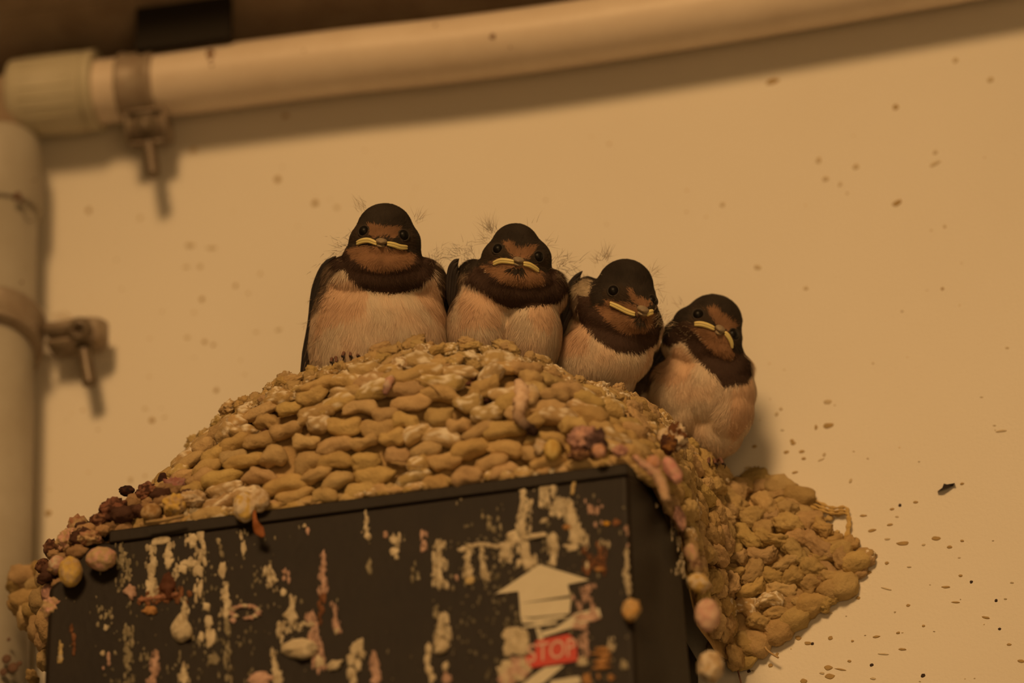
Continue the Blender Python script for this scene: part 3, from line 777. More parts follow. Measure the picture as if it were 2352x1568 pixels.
# rim: crumbly smaller pats in three uneven rows
for it in range(330):
    d = rng.uniform(2, 168); row = rng.rand()
    t = row * .2
    p, tx, up, n = local_frame(max(d, -20), t + .001)
    inw = np.array((-math.cos(R(d)), math.sin(R(d)), 0.0))
    p = p + inw * rng.uniform(-6, 34) * S * (1 - row) + Z * rng.uniform(-9, 15) * S
    rot = rng.normal(0, .6); c_, s_ = math.cos(rot), math.sin(rot)
    pellet(PEL['rim_pellets'], p, tx * c_ + up * s_, up * c_ - tx * s_, n, rng.uniform(15, 36) * S, rng.uniform(10, 19) * S, rng.uniform(10, 18) * S,
           rng.uniform(-.4, .4), rng.uniform(0, .25), rng.uniform(.15, .30), it * .53 + 90, rng.rand() if rng.rand() < .5 else 0, tone=.93, sub=4)
for (x, y, rx, ry, dg) in ((655, 884, 34, 26, 118), (622, 900, 20, 16, 121), (700, 868, 26, 15, 114), (560, 930, 26, 20, 128), (525, 938, 24, 18, 131), (588, 918, 22, 15, 125), (505, 972, 30, 18, 134), (470, 1002, 24, 17, 138),
        (448, 1020, 24, 22, 142), (440, 1052, 26, 24, 146), (452, 1078, 28, 20, 146), (425, 1098, 26, 18, 150), (410, 1122, 30, 18, 152), (755, 852, 20, 13, 108), (845, 832, 24, 14, 99), (935, 815, 26, 14, 87), (985, 806, 30, 16, 80), (1030, 818, 26, 15, 74),
        (1090, 842, 26, 14, 69), (1300, 876, 30, 16, 47), (1345, 893, 22, 16, 42), (1420, 928, 24, 17, 35), (1470, 948, 24, 18, 29), (1500, 962, 18, 15, 26), (1385, 905, 22, 13, 38), (1210, 868, 20, 11, 57)):
    dp = float(T(dg)[1]); _, tx, up, n = local_frame(dg, .05)
    pellet(PEL['rim_pellets'], pa(x, y, dp - .0005), tx, up, n, rx * S, ry * 1.1 * S, ry * S, rng.uniform(-.2, .2), rng.uniform(0, .2), .26, x * .21, rng.rand() * .8, tone=.95, sub=4)
# crumbly fine mud at the foot along the box lip and thin wall smears
for it in range(150):
    d = rng.uniform(40, 150); p, tx, up, n = local_frame(d, rng.uniform(.96, 1.0))
    pellet(PEL['rim_pellets'], p - n * 2 * S, tx, up, n, rng.uniform(10, 30) * S, rng.uniform(7, 14) * S, rng.uniform(8, 14) * S, 0, 0, .28, it * .91 + 300, rng.rand() * .5 if rng.rand() < .3 else 0, sub=3)
# flat mud pats plastered on the wall round the right-hand foot
for (x, y, rx, ry, rot) in ((1740, 1110, 42, 20, .1), (1790, 1118, 44, 24, .2), (1835, 1140, 40, 26, .3), (1770, 1160, 50, 30, 0), (1830, 1190, 46, 26, .2), 
        (1852, 1262, 36, 24, .2), (1925, 1265, 40, 26, .2), (1965, 1290, 38, 26, -.2), (1985, 1275, 24, 16, .1), (1935, 1345, 40, 30, -.6), (1905, 1355, 30, 26, -.3), (1875, 1310, 52, 34, .5), (1860, 1390, 44, 26, -.35),
        (1815, 1425, 50, 28, -.3), (1790, 1450, 46, 26, -.6), (1735, 1475, 40, 34, -.5), (1700, 1490, 30, 40, .3), (1715, 1520, 28, 14, -.5), (1660, 1480, 34, 34, -.4), (1640, 1500, 20, 26, 0),
        (1800, 1300, 52, 34, .1), (1740, 1350, 50, 34, .2), (1690, 1420, 44, 36, .3), (1820, 1380, 44, 30, 0), (1760, 1240, 50, 34, 0), (1700, 1200, 44, 34, .3), (1690, 1300, 50, 36, .5), (1650, 1380, 30, 40, .5), (1650, 1170, 40, 36, .6)):
    p = pa(x, y, -0.002)
    tx = X * math.cos(rot) - Z * math.sin(rot); up = Z * math.cos(rot) + X * math.sin(rot)
    pellet(PEL['side_pellets'], p, tx, up, np.array((0, -1., 0)), rx * S, ry * 1.1 * S, 26 * S if ry > 20 else 12 * S, rng.uniform(-.15, .15), 0, .10, x * .13, 0, tone=.9, sub=3)
# mud on the left of the box, reaching the vertical pipe
for (x, y, rx, ry, dp) in ((60, 1322, 40, 28, -.036), (92, 1310, 26, 22, -.036), (40, 1345, 26, 22, -.034), (65, 1375, 44, 26, -.040), (85, 1352, 30, 24, -.040), (45, 1392, 26, 22, -.038), (62, 1420, 24, 26, -.042), (85, 1400, 34, 26, -.046),
        (85, 1445, 24, 34, -.046), (98, 1475, 20, 22, -.048), (100, 1520, 16, 24, -.052), (110, 1330, 30, 26, -.05), (120, 1350, 30, 30, -.062), (75, 1555, 14, 14, -.04), (150, 1300, 36, 24, -.066), (100, 1380, 36, 36, -.058), (110, 1430, 30, 40, -.062)):
    p = pa(x, y, dp)
    pellet(PEL['pipe_side_mud'], p, X, Z, np.array((0, -1., 0)), rx * S, ry * 1.1 * S, 30 * S, rng.uniform(-.3, .3), .1, .14, x * .31 + y, 0, tone=.85)
for nm, mb in PEL.items():
    mk(nm, np.concatenate(mb.v), mb.f, M['mud'], nroot, col=np.concatenate(mb.c))
cr = MB()
path = [(100, 1335), (112, 1300), (135, 1268), (160, 1240), (190, 1215), (225, 1195), (262, 1178), (300, 1158), (335, 1145), (370, 1130), (405, 1122)]
for i in range(95):
    u = rng.uniform(0, len(path) - 1.001); k = int(u); f = u - k
    x = path[k][0] * (1 - f) + path[k + 1][0] * f + rng.uniform(-6, 34); y = path[k][1] * (1 - f) + path[k + 1][1] * f + rng.uniform(-4, 34)
    dk = rng.rand() < .45
    V, F = ICO[3]; kk = 1 + .3 * nz(V, 2.2, i * .7, 3) + .2 * nz(V, 6, i * .3, 2); r_ = rng.uniform(9, 22) * S
    q = pa(x, y, YF + rng.uniform(0, .010)) + V * kk[:, None] * r_ * np.array((1.3, 1, .9))
    cr.add(q, F.tolist(), (np.array((.10, .05, .035)) if dk else np.array((.36, .24, .13))) * rng.uniform(.7, 1.3))
o = mk('dropping_crust', np.concatenate(cr.v), cr.f, M['lump'], nroot, col=np.concatenate(cr.c)); tag(o, 'brown crumbly crust on the left shoulder', kind='stuff')
cr = MB()
for i in range(46):
    d = rng.uniform(35, 150); p, tx, up, n = local_frame(d, rng.uniform(.03, .8)); V, F = ICO[2]
    r_ = rng.uniform(3, 8) * S; kk = 1 + .4 * nz(V, 2.5, i * .9, 2)
    cr.add(p - n * rng.uniform(0, 9) * S + (V[:, :1] * tx * 2.0 + V[:, 1:2] * up + V[:, 2:] * n) * kk[:, None] * r_, F.tolist(), np.array((.07, .03, .02)) * rng.uniform(.6, 2.2))
o = mk('dark_crumbs', np.concatenate(cr.v), cr.f, M['lump'], nroot, col=np.concatenate(cr.c)); tag(o, 'dark brown crumbs caught between the pellets', kind='stuff')
# thin curl of mud smeared on the wall right of the nest
m = MB()
for off in (0, 7, 13):
    pts = smoothline([pa(1838, 1132 + off * 1.6, -.001), pa(1878, 1152 + off * 1.3, -.0015), pa(1912, 1166 + off, -.0015), pa(1944, 1166 + off, -.0015), pa(1948 + off * .3, 1195, -.0015), pa(1944 + off * .4, 1225, -.0015), pa(1934 + off, 1262, -.001)], 6)
    rr = np.array([3.6 + 1.6 * math.sin(i * 1.7 + off) for i in range(len(pts))]) * S
    m.add(*tube(pts, rr, 8), c=(.60, .43, .17))
for (a, b, r_) in ((1850, 1146, 9), (1868, 1150, 6), (1882, 1160, 7), (1862, 1138, 5), (1922, 1222, 6), (1925, 1240, 6), (1928, 1255, 8), (1912, 1238, 6), (1916, 1270, 7), (1888, 1195, 9), (1905, 1190, 8), (1925, 1180, 7), (1865, 1205, 10)):
    V, F = ICO[2]; m.add(pa(a, b, -.0008) + V * S * r_ * np.array((1.3, .45, 1)) * (1 + .4 * nz(V, 2, a * .1, 2))[:, None], F.tolist(), (.56, .42, .19))
mk('mud_smear', np.concatenate(m.v), m.f, M['mud'], nroot, col=np.concatenate(m.c))

def surf_at(px, py, off=0.0):
    """nest surface point nearest the sight line, by ray cast against the shell"""
    o = CAM; d = (P(px, py, -0.3) - CAM).normalized()
    h = SHELL.ray_cast(o, d)
    return np.array(h[0] - d * off) if h[0] is not None else pa(px, py, -.08)
SHELL = BVHTree.FromPolygons([Vector(v) for v in bv], bf)
def straw(name, pts, r, mat='straw', lab=None, dp=None):
    w = [surf_at(x, y, 46 * S + k * S) if dp is None else pa(x, y, dp) for (x, y, k) in pts]
    o = mk(name, *tube(smoothline(w, 6), r * S, 7), M[mat], nroot)
    if lab: o['label'] = lab
straw('straw', [(955, 872, 10), (985, 882, 14), (1008, 900, 14), (1018, 912, 8)], 1.6, lab='pale bent straw')
straw('straw', [(898, 1062, 8), (930, 1066, 12), (968, 1072, 8)], 2.4, lab='mud-coated straw')
straw('straw', [(1240, 1000, 8), (1285, 1010, 10), (1300, 1030, 8)], 1.6)
straw('straw', [(1685, 1530, 0), (1694, 1500, 0), (1690, 1460, 0)], 2.2, lab='dark thin twig below the nest', dp=-.004, mat='foot')
straw('straw', [(1712, 1600, 0), (1700, 1560, 0), (1690, 1520, 0)], 2.0, lab='dark thin twig below the nest', dp=-.003, mat='foot')
straw('straw', [(1742, 1450, 0), (1760, 1490, 0), (1788, 1510, 0)], 2.6, dp=-.0035)
straw('straw', [(1660, 1515, 0), (1668, 1480, 0), (1690, 1455, 0)], 2.2, dp=-.006)

# ------------------------------------------------------------------ lumps of droppings caught on the nest and box
def lump(px, py, y, rx, ry, cols, label, rough=.16, seed=None, rot=0.0, kind='plain', rd=None, name='dropping_lump'):
    seed = px * .17 + py * .05 if seed is None else seed
    V, F = ICO[4 if max(rx, ry) > 24 else 3]
    k = 1 + rough * nz(V, 1.8, seed, 3)
    if kind == 'crumbly': k = k + .34 * nz(V, 2.9, seed + 4, 4)
    q = V * k[:, None]
    if kind == 'tear': q[:, 0] *= np.clip(1 - .55 * q[:, 2], .3, 1.5); 
    rd = rd or (rx + ry) * .5 * .85
    q = q * np.array((rx, rd, ry * 1.1)) * S
    c_, s_ = math.cos(rot), math.sin(rot)
    q = np.stack([q[:, 0] * c_ - q[:, 2] * s_, q[:, 1], q[:, 0] * s_ + q[:, 2] * c_], 1)
    n2 = nz(V, 2.2, seed + 20, 3); cols = [np.array(c) for c in cols]
    w = np.clip(n2 * 4 + .5, 0, 1)[:, None]
    cv = cols[0] * (1 - w) + cols[-1] * w
    loc = pa(px, py, y)
    o = mk(name, loc + q, F, M['lump'], None, col=cv, loc=loc)
    return tag(o, label, 'dropping', 'dried lumps of droppings on the nest and box')
YL = -.0975
DB = (.07, .03, .02); MV = (.40, .24, .22); CRM = (.72, .62, .46); YEL = (.66, .47, .14); TAN = (.56, .42, .24); PNK = (.68, .42, .34)
lump(162, 1313, YL, 27, 34, [YEL, TAN], 'yellow-tan egg-shaped lump of dropping at the top left corner of the black box', .08)
lump(131, 1295, YL + .004, 20, 19, [PNK, CRM], 'small pink and cream lump just left of the yellow-tan egg-shaped one')
lump(233, 1283, YL, 36, 25, [PNK, TAN], 'pinkish tan oval lump on the black box, right of the yellow-tan one', .1)
lump(111, 1362, YL + .008, 18, 20, [PNK, MV], 'pink lump on the left edge of the box, above a curled pink one')
lump(124, 1397, YL + .006, 27, 26, [PNK, TAN], 'curled pinkish lump lowest on the left edge of the box', .2, kind='crumbly')
lump(262, 1178, YL + .008, 36, 28, [DB, (.26, .12, .08)], 'dark brown curled lump on the left shoulder of the nest', .3, kind='crumbly')
lump(291, 1127, YL + .014, 19, 11, [(.02, .012, .014), DB], 'black glossy scrap sticking out at the left, above the dark curled lump', .25)
lump(338, 1132, YL + .012, 26, 20, [DB, (.3, .15, .1)], 'reddish dark brown lump left of the mauve one', .3, kind='crumbly')
lump(374, 1102, YL + .016, 12, 17, [(.04, .02, .02), DB], 'dark purple nub on top of the mauve lump', .2)
lump(404, 1118, YL + .012, 28, 22, [(.36, .17, .15), MV], 'mauve crumbly lump at the left end of the pellet rows', .3, kind='crumbly')
lump(347, 1176, YL + .002, 24, 20, [TAN, (.38, .24, .1)], 'small tan cup-shaped lump above a pale flat stick', .1)
lump(400, 1160, YL + .003, 28, 22, [TAN, YEL], 'tan yellowish lump at the nest foot right of the stick', .2, kind='crumbly')
lump(440, 1146, YL + .004, 34, 17, [CRM, TAN], 'cream-topped lump between the tan one and the big hanging drop', .2, kind='crumbly')
lump(562, 1165, YL, 27, 33, [CRM, YEL], 'big pale rounded drop hanging over the lip of the black box', .08, rot=.1)
lump(596, 1148, YL + .001, 24, 26, [CRM, TAN], 'cream drop joined to the right of the big pale hanging drop', .1)
lump(152, 1240, YL + .008, 20, 26, [TAN, PNK], 'upright tan lump high on the left edge of the box', .2, rot=-.4, kind='crumbly')
lump(118, 1258, YL + .012, 18, 18, [DB, (.25, .13, .08)], 'dark lump beside the wall, left of the upright tan one', .3, kind='crumbly')
lump(178, 1205, YL + .010, 22, 20, [TAN, (.4, .2, .12)], 'rough tan crumb right above the upright tan lump', .25, kind='crumbly')
lump(226, 1196, YL + .006, 22, 15, [DB, (.3, .16, .1)], 'flat dark brown lump under the left side of the dark curled one', .3, kind='crumbly')
lump(205, 1235, YL + .003, 26, 14, [(.45, .25, .16), TAN], 'rusty flake-like lump above the pinkish tan oval', .3, kind='crumbly')
lump(98, 1300, YL + .018, 16, 16, [DB, (.2, .1, .06)], 'dark crumb between the pipe-side mud and the pink and cream lump', .3, kind='crumbly')
lump(1269, 1033, YL + .001, 20, 24, [YEL, (.74, .58, .22)], 'round bright yellow lump near the right end of the box lip', .08)
lump(1240, 1028, YL + .002, 15, 18, [CRM, TAN], 'cream chip touching the left of the bright yellow lump', .25, kind='crumbly')
lump(1338, 1008, YL + .004, 34, 27, [MV, PNK], 'large mauve pink lump above the right corner of the box', .2, rot=.3, kind='crumbly')
lump(1366, 1018, YL + .004, 27, 28, [(.16, .10, .09), (.07, .04, .04)], 'dark grey lump on the right side of the large mauve pink one', .25, kind='crumbly')
lump(1376, 1036, YL - .001, 16, 17, [(.6, .34, .2), PNK], 'small orange-pink peak in front of the dark grey lump', .2, rot=.3)
lump(1425, 1036, YL + .001, 18, 13, [(.34, .17, .16), PNK], 'purplish crumb right of the small orange-pink peak', .3, kind='crumbly')
lump(1330, 1046, YL + .001, 24, 9, [(.5, .3, .17), DB], 'flat brown crust on the box lip left of the orange-pink peak', .3, kind='crumbly')
lump(1500, 1063, YL + .004, 18, 17, [(.6, .32, .17), PNK], 'round orange lump on the right shoulder of the box', .08)
lump(1544, 1080, YL + .012, 17, 34, [PNK, (.7, .36, .34)], 'long pink lump slanting down right of the round orange one', .15, rot=.45)
lump(1526, 1003, -.068, 17, 20, [CRM, TAN], 'cream half of a broken lump on the rim below the rightmost chick', .15)
lump(1553, 1005, -.067, 27, 30, [CRM, (.16, .07, .03)], 'cream shell-like lump with dark brown pits on the rim below the rightmost chick', .2, kind='crumbly')
lump(1536, 1020, -.070, 20, 22, [DB, (.3, .15, .05)], 'dark brown crumbly lump against the cream shell-like one', .3, kind='crumbly')
lump(1450, 1400, YL + .0015, 20, 24, [(.72, .44, .15), (.66, .48, .24)], 'orange drop hanging on the front of the box right of the arrow', .14, kind='crumbly')
lump(1625, 1412, -.075, 29, 36, [PNK, (.76, .55, .42)], 'big smooth pink egg-shaped lump on the right edge of the box', .05)
lump(1603, 1338, -.073, 28, 19, [YEL, CRM], 'cream-yellow lump above the big smooth pink one', .15, rot=-.3)
lump(1588, 1272, -.072, 16, 24, [PNK, TAN], 'pink lump halfway up the right edge of the box', .15, rot=.3)
lump(1598, 1300, -.071, 18, 16, [(.14, .07, .05), TAN], 'dark crumb between the pink and the cream-yellow lumps on the right edge', .3, kind='crumbly')
lump(1632, 1530, -.072, 30, 34, [TAN, CRM], 'tan lump at the bottom of the right edge of the box', .15)
lump(1562, 1190, -.073, 12, 26, [PNK, MV], 'narrow pink lump at the top of the right edge of the box', .2, rot=.2, kind='crumbly')
# drips lying over the nest wall
def drip(pts, rad, cols, label, dp=None, rough=.35):
    w = smoothline([surf_at(x, y, 74 * S) if dp is None else pa(x, y, dp) for x, y in pts], 8)
    t = np.linspace(0, 1, len(w)); rr = np.interp(t, np.linspace(0, 1, len(rad)), rad) * S
    rr = rr * (1 + rough * np.array([noise.noise(Vector((i * .5, pts[0][0], 0))) for i in range(len(w))]))
    V, F = tube(w, rr, 14)
    V = V + (nz(V, 900, 4)[:, None]) * np.array((.0005, .0005, .0005))
    n2 = np.clip(nz(V, 500, 7) * 5 + .5, 0, 1)[:, None]
    tt = np.repeat(t, 14)[:, None]; c0, c1, c2 = [np.array(c) for c in cols]
    cv = (c0 * (1 - n2) + c1 * n2) * (1 - np.clip(tt * 2 - .6, 0, 1)) + c2 * np.clip(tt * 2 - .6, 0, 1)
    o = mk('dropping_drip', V, F, M['lump'], None, col=cv, loc=w[0])
    return tag(o, label, 'dropping', 'dried drips of droppings')
drip([(1190, 876), (1198, 902), (1196, 930), (1190, 955), (1206, 975), (1222, 988), (1232, 994)], [9, 18, 15, 12, 11, 12, 10], [(.85, .66, .5), (.7, .5, .34), (.035, .018, .014)], 'cream drip turning dark brown down the nest wall below the second chick from left')
drip([(1218, 890), (1226, 905), (1220, 925)], [9, 15, 8], [CRM, TAN, TAN], 'short cream and tan drip right beside the cream and dark brown one')
drip([(898, 868), (890, 885), (884, 905)], [8, 9, 6], [PNK, CRM, MV], 'small pinkish drip on the nest wall below the leftmost chick')
drip([(1455, 1050), (1486, 1072), (1512, 1096), (1524, 1125), (1532, 1150)], [7, 10, 11, 11, 7], [(.45, .32, .24), PNK, (.62, .45, .3)], 'pink-brown drip running down the right shoulder of the box', dp=-.0955)
# stick and leaf on the box lip, dark flake on the wall
o = mk('flat_stick', *tube([pa(336, 1200, YL - .001), pa(380, 1194, YL - .001), pa(423, 1184, YL - .001)], [6 * S, 6.5 * S, 5 * S], 8, flat=.6), M['straw'], None, loc=pa(380, 1194, YL))
tag(o, 'pale flat stick lying along the top left of the black box', 'stick')
lv = smoothline([pa(584, 1172, YL - .002), pa(586, 1196, YL - .003), pa(594, 1216, YL - .0015), pa(606, 1232, YL - .001)], 6)
V, F = tube(lv, np.interp(np.linspace(0, 1, len(lv)), [0, .35, .7, 1], [3, 6, 13, 3]) * S, 10, flat=.25, up=(0, -1, .2))
tag(mk('dry_leaf', V, F, M['leaf'], None, loc=lv[0]), 'curled orange-brown dry leaf hanging under the big pale drop', 'leaf')
dv = [(2153, 1128), (2164, 1120), (2168, 1110), (2176, 1112), (2193, 1109), (2189, 1116), (2176, 1121), (2163, 1125)]
V = [pa(x, y, -.0001) for x, y in dv] + [pa(x, y, -.0012 - .0006 * math.sin(i * 2.1)) for i, (x, y) in enumerate(dv)]
F = [tuple(range(8, 16)), tuple(range(7, -1, -1))] + [(i, (i + 1) % 8, 8 + (i + 1) % 8, 8 + i) for i in range(8)]
tag(mk('debris_flake', V, F, M['debris'], None, smooth=False, loc=V[0]), 'small jagged black flake stuck on the bare wall to the right', 'debris')

# ------------------------------------------------------------------ the chicks
CREAM = np.array((.70, .58, .44)); BUFF = np.array((.68, .48, .33)); RUF = np.array((.25, .138, .076)); CAP = np.array((.038, .030, .024)); BAND = np.array((.060, .036, .027)); BACK = np.array((.05, .038, .03)); PALE = np.array((.40, .32, .22)); GREYB = np.array((.17, .12, .085))
def inpoly(x, y, poly):
    x = np.asarray(x); y = np.asarray(y); ins = np.zeros(x.shape, bool); n = len(poly)
    for i in range(n):
        x1, y1 = poly[i]; x2, y2 = poly[(i + 1) % n]
        if y1 == y2: continue
        c = ((y1 > y) != (y2 > y)) & (x < (x2 - x1) * (y - y1) / (y2 - y1) + x1); ins ^= c
    return ins
def C(o, s):
    return lambda pts: [(o[0] + a / s, o[1] + b / s) for a, b in pts]

def remesh_body(ells, voxel=5.0, smooth=14):
    V = []; F = []; n = 0
    bv_, bf_ = ICO[4]
    for (cx, cy, cz, rx, ry, rz, rot) in ells:
        v = bv_ * np.array((rx, ry, rz)); c, s = math.cos(rot), math.sin(rot)
        v = np.stack([v[:, 0] * c - v[:, 1] * s, v[:, 0] * s + v[:, 1] * c, v[:, 2]], 1) + np.array((cx, cy, cz))
        V.append(v); F.append(bf_ + n); n += len(v)
    V = np.concatenate(V); F = np.concatenate(F)
    me = bpy.data.meshes.new('t'); me.from_pydata([tuple(v) for v in V / 100.0], [], [tuple(map(int, f)) for f in F])
    o = bpy.data.objects.new('t', me); COL.objects.link(o)
    r = o.modifiers.new('r', 'REMESH'); r.mode = 'VOXEL'; r.voxel_size = voxel / 100.0
    s_ = o.modifiers.new('s', 'SMOOTH'); s_.factor = .6; s_.iterations = smooth
    dg = bpy.context.evaluated_depsgraph_get(); dg.update()
    em = bpy.data.meshes.new_from_object(o.evaluated_get(dg))
    v = np.array([p.co[:] for p in em.vertices]) * 100.0; f = [tuple(p.vertices) for p in em.polygons]
    bpy.data.objects.remove(o)
    return v, f

def strands(name, mat, parent, pos, nrm, dirs, length, width, col, lift=.25, seg=3, curl=0.0, soft=False):
    """ribbons: pos, nrm, dirs arrays; returns object"""
    n = len(pos); m = seg + 1
    side = np.cross(dirs, nrm); side /= np.linalg.norm(side, axis=1)[:, None] + 1e-9
    roll = rng.uniform(-1, 1, n)[:, None] * (.45 if soft else .9); side = side * np.cos(roll) + nrm * np.sin(roll)
    V = np.zeros((n, m * 2 - 1, 3)); Cc = np.zeros((n, m * 2 - 1, 3))
    for j in range(m):
        t = j / seg
        p = pos + dirs * (length * t)[:, None] + nrm * (length * lift * (t - .45 * t * t))[:, None] + side * (curl * length * t * t)[:, None]
        w = (width * (1 - t) ** .7)[:, None] * .5
        if j < m - 1:
            V[:, 2 * j] = p - side * w; V[:, 2 * j + 1] = p + side * w
        else: V[:, 2 * j] = p
    Cc[:] = col[:, None, :]
    F = []; k = m * 2 - 1
    tri = []
    for j in range(seg - 1):
        tri += [(2 * j, 2 * j + 1, 2 * j + 3), (2 * j, 2 * j + 3, 2 * j + 2)]
    tri.append((2 * (seg - 1), 2 * (seg - 1) + 1, 2 * seg))
    tri = np.array(tri)
    F = (np.arange(n)[:, None, None] * k + tri[None]).reshape(-1, 3)
    o = mk(name, V.reshape(-1, 3) * PS, F, mat, parent, col=Cc.reshape(-1, 3))
    if soft:
        g = nrm + rng.normal(0, .16, nrm.shape); g /= np.linalg.norm(g, axis=1)[:, None]
        o.data.normals_split_custom_set_from_vertices(np.repeat(g, k, axis=0))
    return o
PS = S
def chick(B):
    cx, cy, dep = B['c']
    loc = P(cx, cy, dep)
    global PS
    PS = S * ((loc - CAM).dot(FWD)) / DIST
    root = empty('swallow_chick', loc, B['label'], 'bird', 'barn swallow chicks in a row on the nest', rot=CROT)
    L_ = lambda x, y: (x - cx, cy - y)
    V, F = remesh_body([(*L_(e[0], e[1]), e[2], e[3], e[4], e[5], R(e[6]) if len(e) > 6 else 0) for e in B['body']])
    bvh = BVHTree.FromPolygons([Vector(v) for v in V], F)
    # vertex normals
    Vn = np.zeros_like(V); Fq = np.array([f if len(f) == 4 else (*f, f[-1]) for f in F])
    fn = np.cross(V[Fq[:, 2]] - V[Fq[:, 0]], V[Fq[:, 3]] - V[Fq[:, 1]])
    for k in range(4): np.add.at(Vn, Fq[:, k], fn)
    Vn /= np.linalg.norm(Vn, axis=1)[:, None] + 1e-9
    def colours(p, n, jit):
        x = p[:, 0] + cx; y = cy - p[:, 1]
        x = x + rng.normal(0, jit, len(x)); y = y + rng.normal(0, jit, len(y))
        front = n[:, 2] > -.25
        c = np.tile(CREAM, (len(p), 1))
        tt = nz(p, .018, cx * .01, 3)[:, None]
        c = c * (1 + .10 * tt) ; w = np.clip(tt * 1.2 + .35, 0, 1); c = c * (1 - w * .6) + BUFF * w * .6
        for poly in B.get('buff', []):
            k = inpoly(x, y, poly); c[k] = c[k] * .35 + np.array((.64, .40, .25)) * .65
        for poly in B.get('grey', []):
            k = inpoly(x, y, poly); c[k] = GREYB * (1 + .5 * tt[k])
        for poly in B.get('band', []):
            k = inpoly(x, y, poly); c[k] = BAND * (1 + .3 * tt[k])
        br_ = R(B.get('beak_rot', 0)); gx_, gy_ = x - B['beak_c'][0], y - B['beak_c'][1]
        dn_ = gy_ * math.cos(br_) + gx_ * math.sin(br_)
        hd_ = np.hypot(x - B['head'][0], y - B['head'][1])
        k = (hd_ < B['head'][2] * 1.06) & (dn_ >= -4) & (dn_ < 34); c[k] = BAND * (1.3 + .4 * tt[k])
        for poly in B['ruf'][1:]:
            gx0, gx1 = min(q[0] for q in poly), max(q[0] for q in poly)
            k = (hd_ < B['head'][2] * .92) & (dn_ >= -4) & (dn_ < 16) & (x > gx0) & (x < gx1); c[k] = RUF * (1 + .35 * tt[k])
        k = (hd_ < B['head'][2] * 1.12) & (dn_ < -4)
        c[k] = CAP * (1 + .4 * tt[k])
        for poly in B['cap']:
            k = inpoly(x, y, poly); c[k] = CAP * (1 + .4 * tt[k])
        for poly in B.get('lore', []):
            k = inpoly(x, y, poly); c[k] = GREYB * .3
        for poly in B['ruf']:
            k = inpoly(x, y, poly); c[k] = RUF * (1 + .35 * tt[k])
        for poly in B.get('pale', []):
            k = inpoly(x, y, poly); c[k] = PALE * (1 + .3 * tt[k])
        c[~front] = BACK
        return np.clip(c, 0.003, .9)
    mk('body', V * PS, F, M['plumage'], root, col=colours(V, Vn, 1.5))
    # plumage strands
    tri = np.concatenate([Fq[:, [0, 1, 2]], Fq[:, [0, 2, 3]]]); A = np.linalg.norm(np.cross(V[tri[:, 1]] - V[tri[:, 0]], V[tri[:, 2]] - V[tri[:, 0]]), axis=1)
    cen = V[tri].mean(1); nt = np.cross(V[tri[:, 1]] - V[tri[:, 0]], V[tri[:, 2]] - V[tri[:, 0]]); nt /= np.linalg.norm(nt, axis=1)[:, None] + 1e-9
    A = A * np.where(nt[:, 2] < -.3, .12, 1)
    N = int(B.get('n', 24000) * 2.4)
    idx = rng.choice(len(tri), N, p=A / A.sum()); a_, b_ = rng.rand(N), rng.rand(N); fl_ = a_ + b_ > 1; a_[fl_] = 1 - a_[fl_]; b_[fl_] = 1 - b_[fl_]
    T3 = V[tri[idx]]; pos = T3[:, 0] + (T3[:, 1] - T3[:, 0]) * a_[:, None] + (T3[:, 2] - T3[:, 0]) * b_[:, None]; nr = nt[idx]
    bk = np.array(L_(*B['beak_c'])); bz = bvh.ray_cast(Vector((bk[0], bk[1], 900)), Vector((0, 0, -1)))[0].z
    beak = np.array((bk[0], bk[1], bz))
    hc_ = np.array((*L_(*B['head'][:2]), 0)); hr = B['head'][2]
    dh = np.linalg.norm(pos[:, :2] - hc_[:2], axis=1); head = np.clip((hr * 1.15 - dh) / (hr * .25), 0, 1)
    headflow = pos - beak
    bodyflow = np.array((0, -1., -.1)) + np.stack([(pos[:, 0]) / 260.0, np.zeros(N), np.zeros(N)], 1) * np.array(B.get('flare', 1))
    if 'part' in B:   # breast parting: feathers sweep towards the middle
        gx = B['part'] - cx; bodyflow[:, 0] = -np.sign(pos[:, 0] - gx) * .35 * np.clip(1 - abs(pos[:, 0] - gx) / 90, 0, 1) + bodyflow[:, 0] * .3
    headflow /= np.linalg.norm(headflow, axis=1)[:, None]; bodyflow /= np.linalg.norm(bodyflow, axis=1)[:, None]
    fw = headflow * head[:, None] + bodyflow * (1 - head[:, None])
    fw += nz(pos, .03, 2.0, 2)[:, None] * np.array((.6, 0, 0)) + rng.normal(0, .15, (N, 3)) + nz(pos, .012, 6.0, 2)[:, None] * np.array((.5, 0, 0))
    fw -= nr * (fw * nr).sum(1)[:, None]; fw /= np.linalg.norm(fw, axis=1)[:, None] + 1e-9
    col = colours(pos, nr, 2.2)
    dark = col.mean(1) < .12
    length = np.where(head > .4, rng.uniform(6, 12, N), np.where(dark, rng.uniform(9, 18, N), rng.uniform(16, 34, N)))
    wid = np.where(head > .4, 1.5, np.where(dark, 1.4, 1.15))
    col = col * rng.uniform(.92, 1.08, N)[:, None]
    # a strand that starts on the breast edge keeps its own colour
    keep = np.ones(N, bool)
    for (ex, ey) in B['eyes']:
        e = L_(ex, ey); keep &= (np.hypot(pos[:, 0] - e[0], pos[:, 1] - e[1]) > 17) | (pos[:, 2] < 0)
    keep &= ~((np.hypot((pos[:, 0] - bk[0]) / 20, (pos[:, 1] - bk[1]) / 14) < 1) & (pos[:, 2] > 0))
    strands('contour_feathers', M['down'], root, pos[keep], nr[keep], fw[keep], length[keep], wid[keep], col[keep], lift=.07, soft=True)
    # wispy tufts of natal down
    tp = []; td = []; tl = []; tc = []
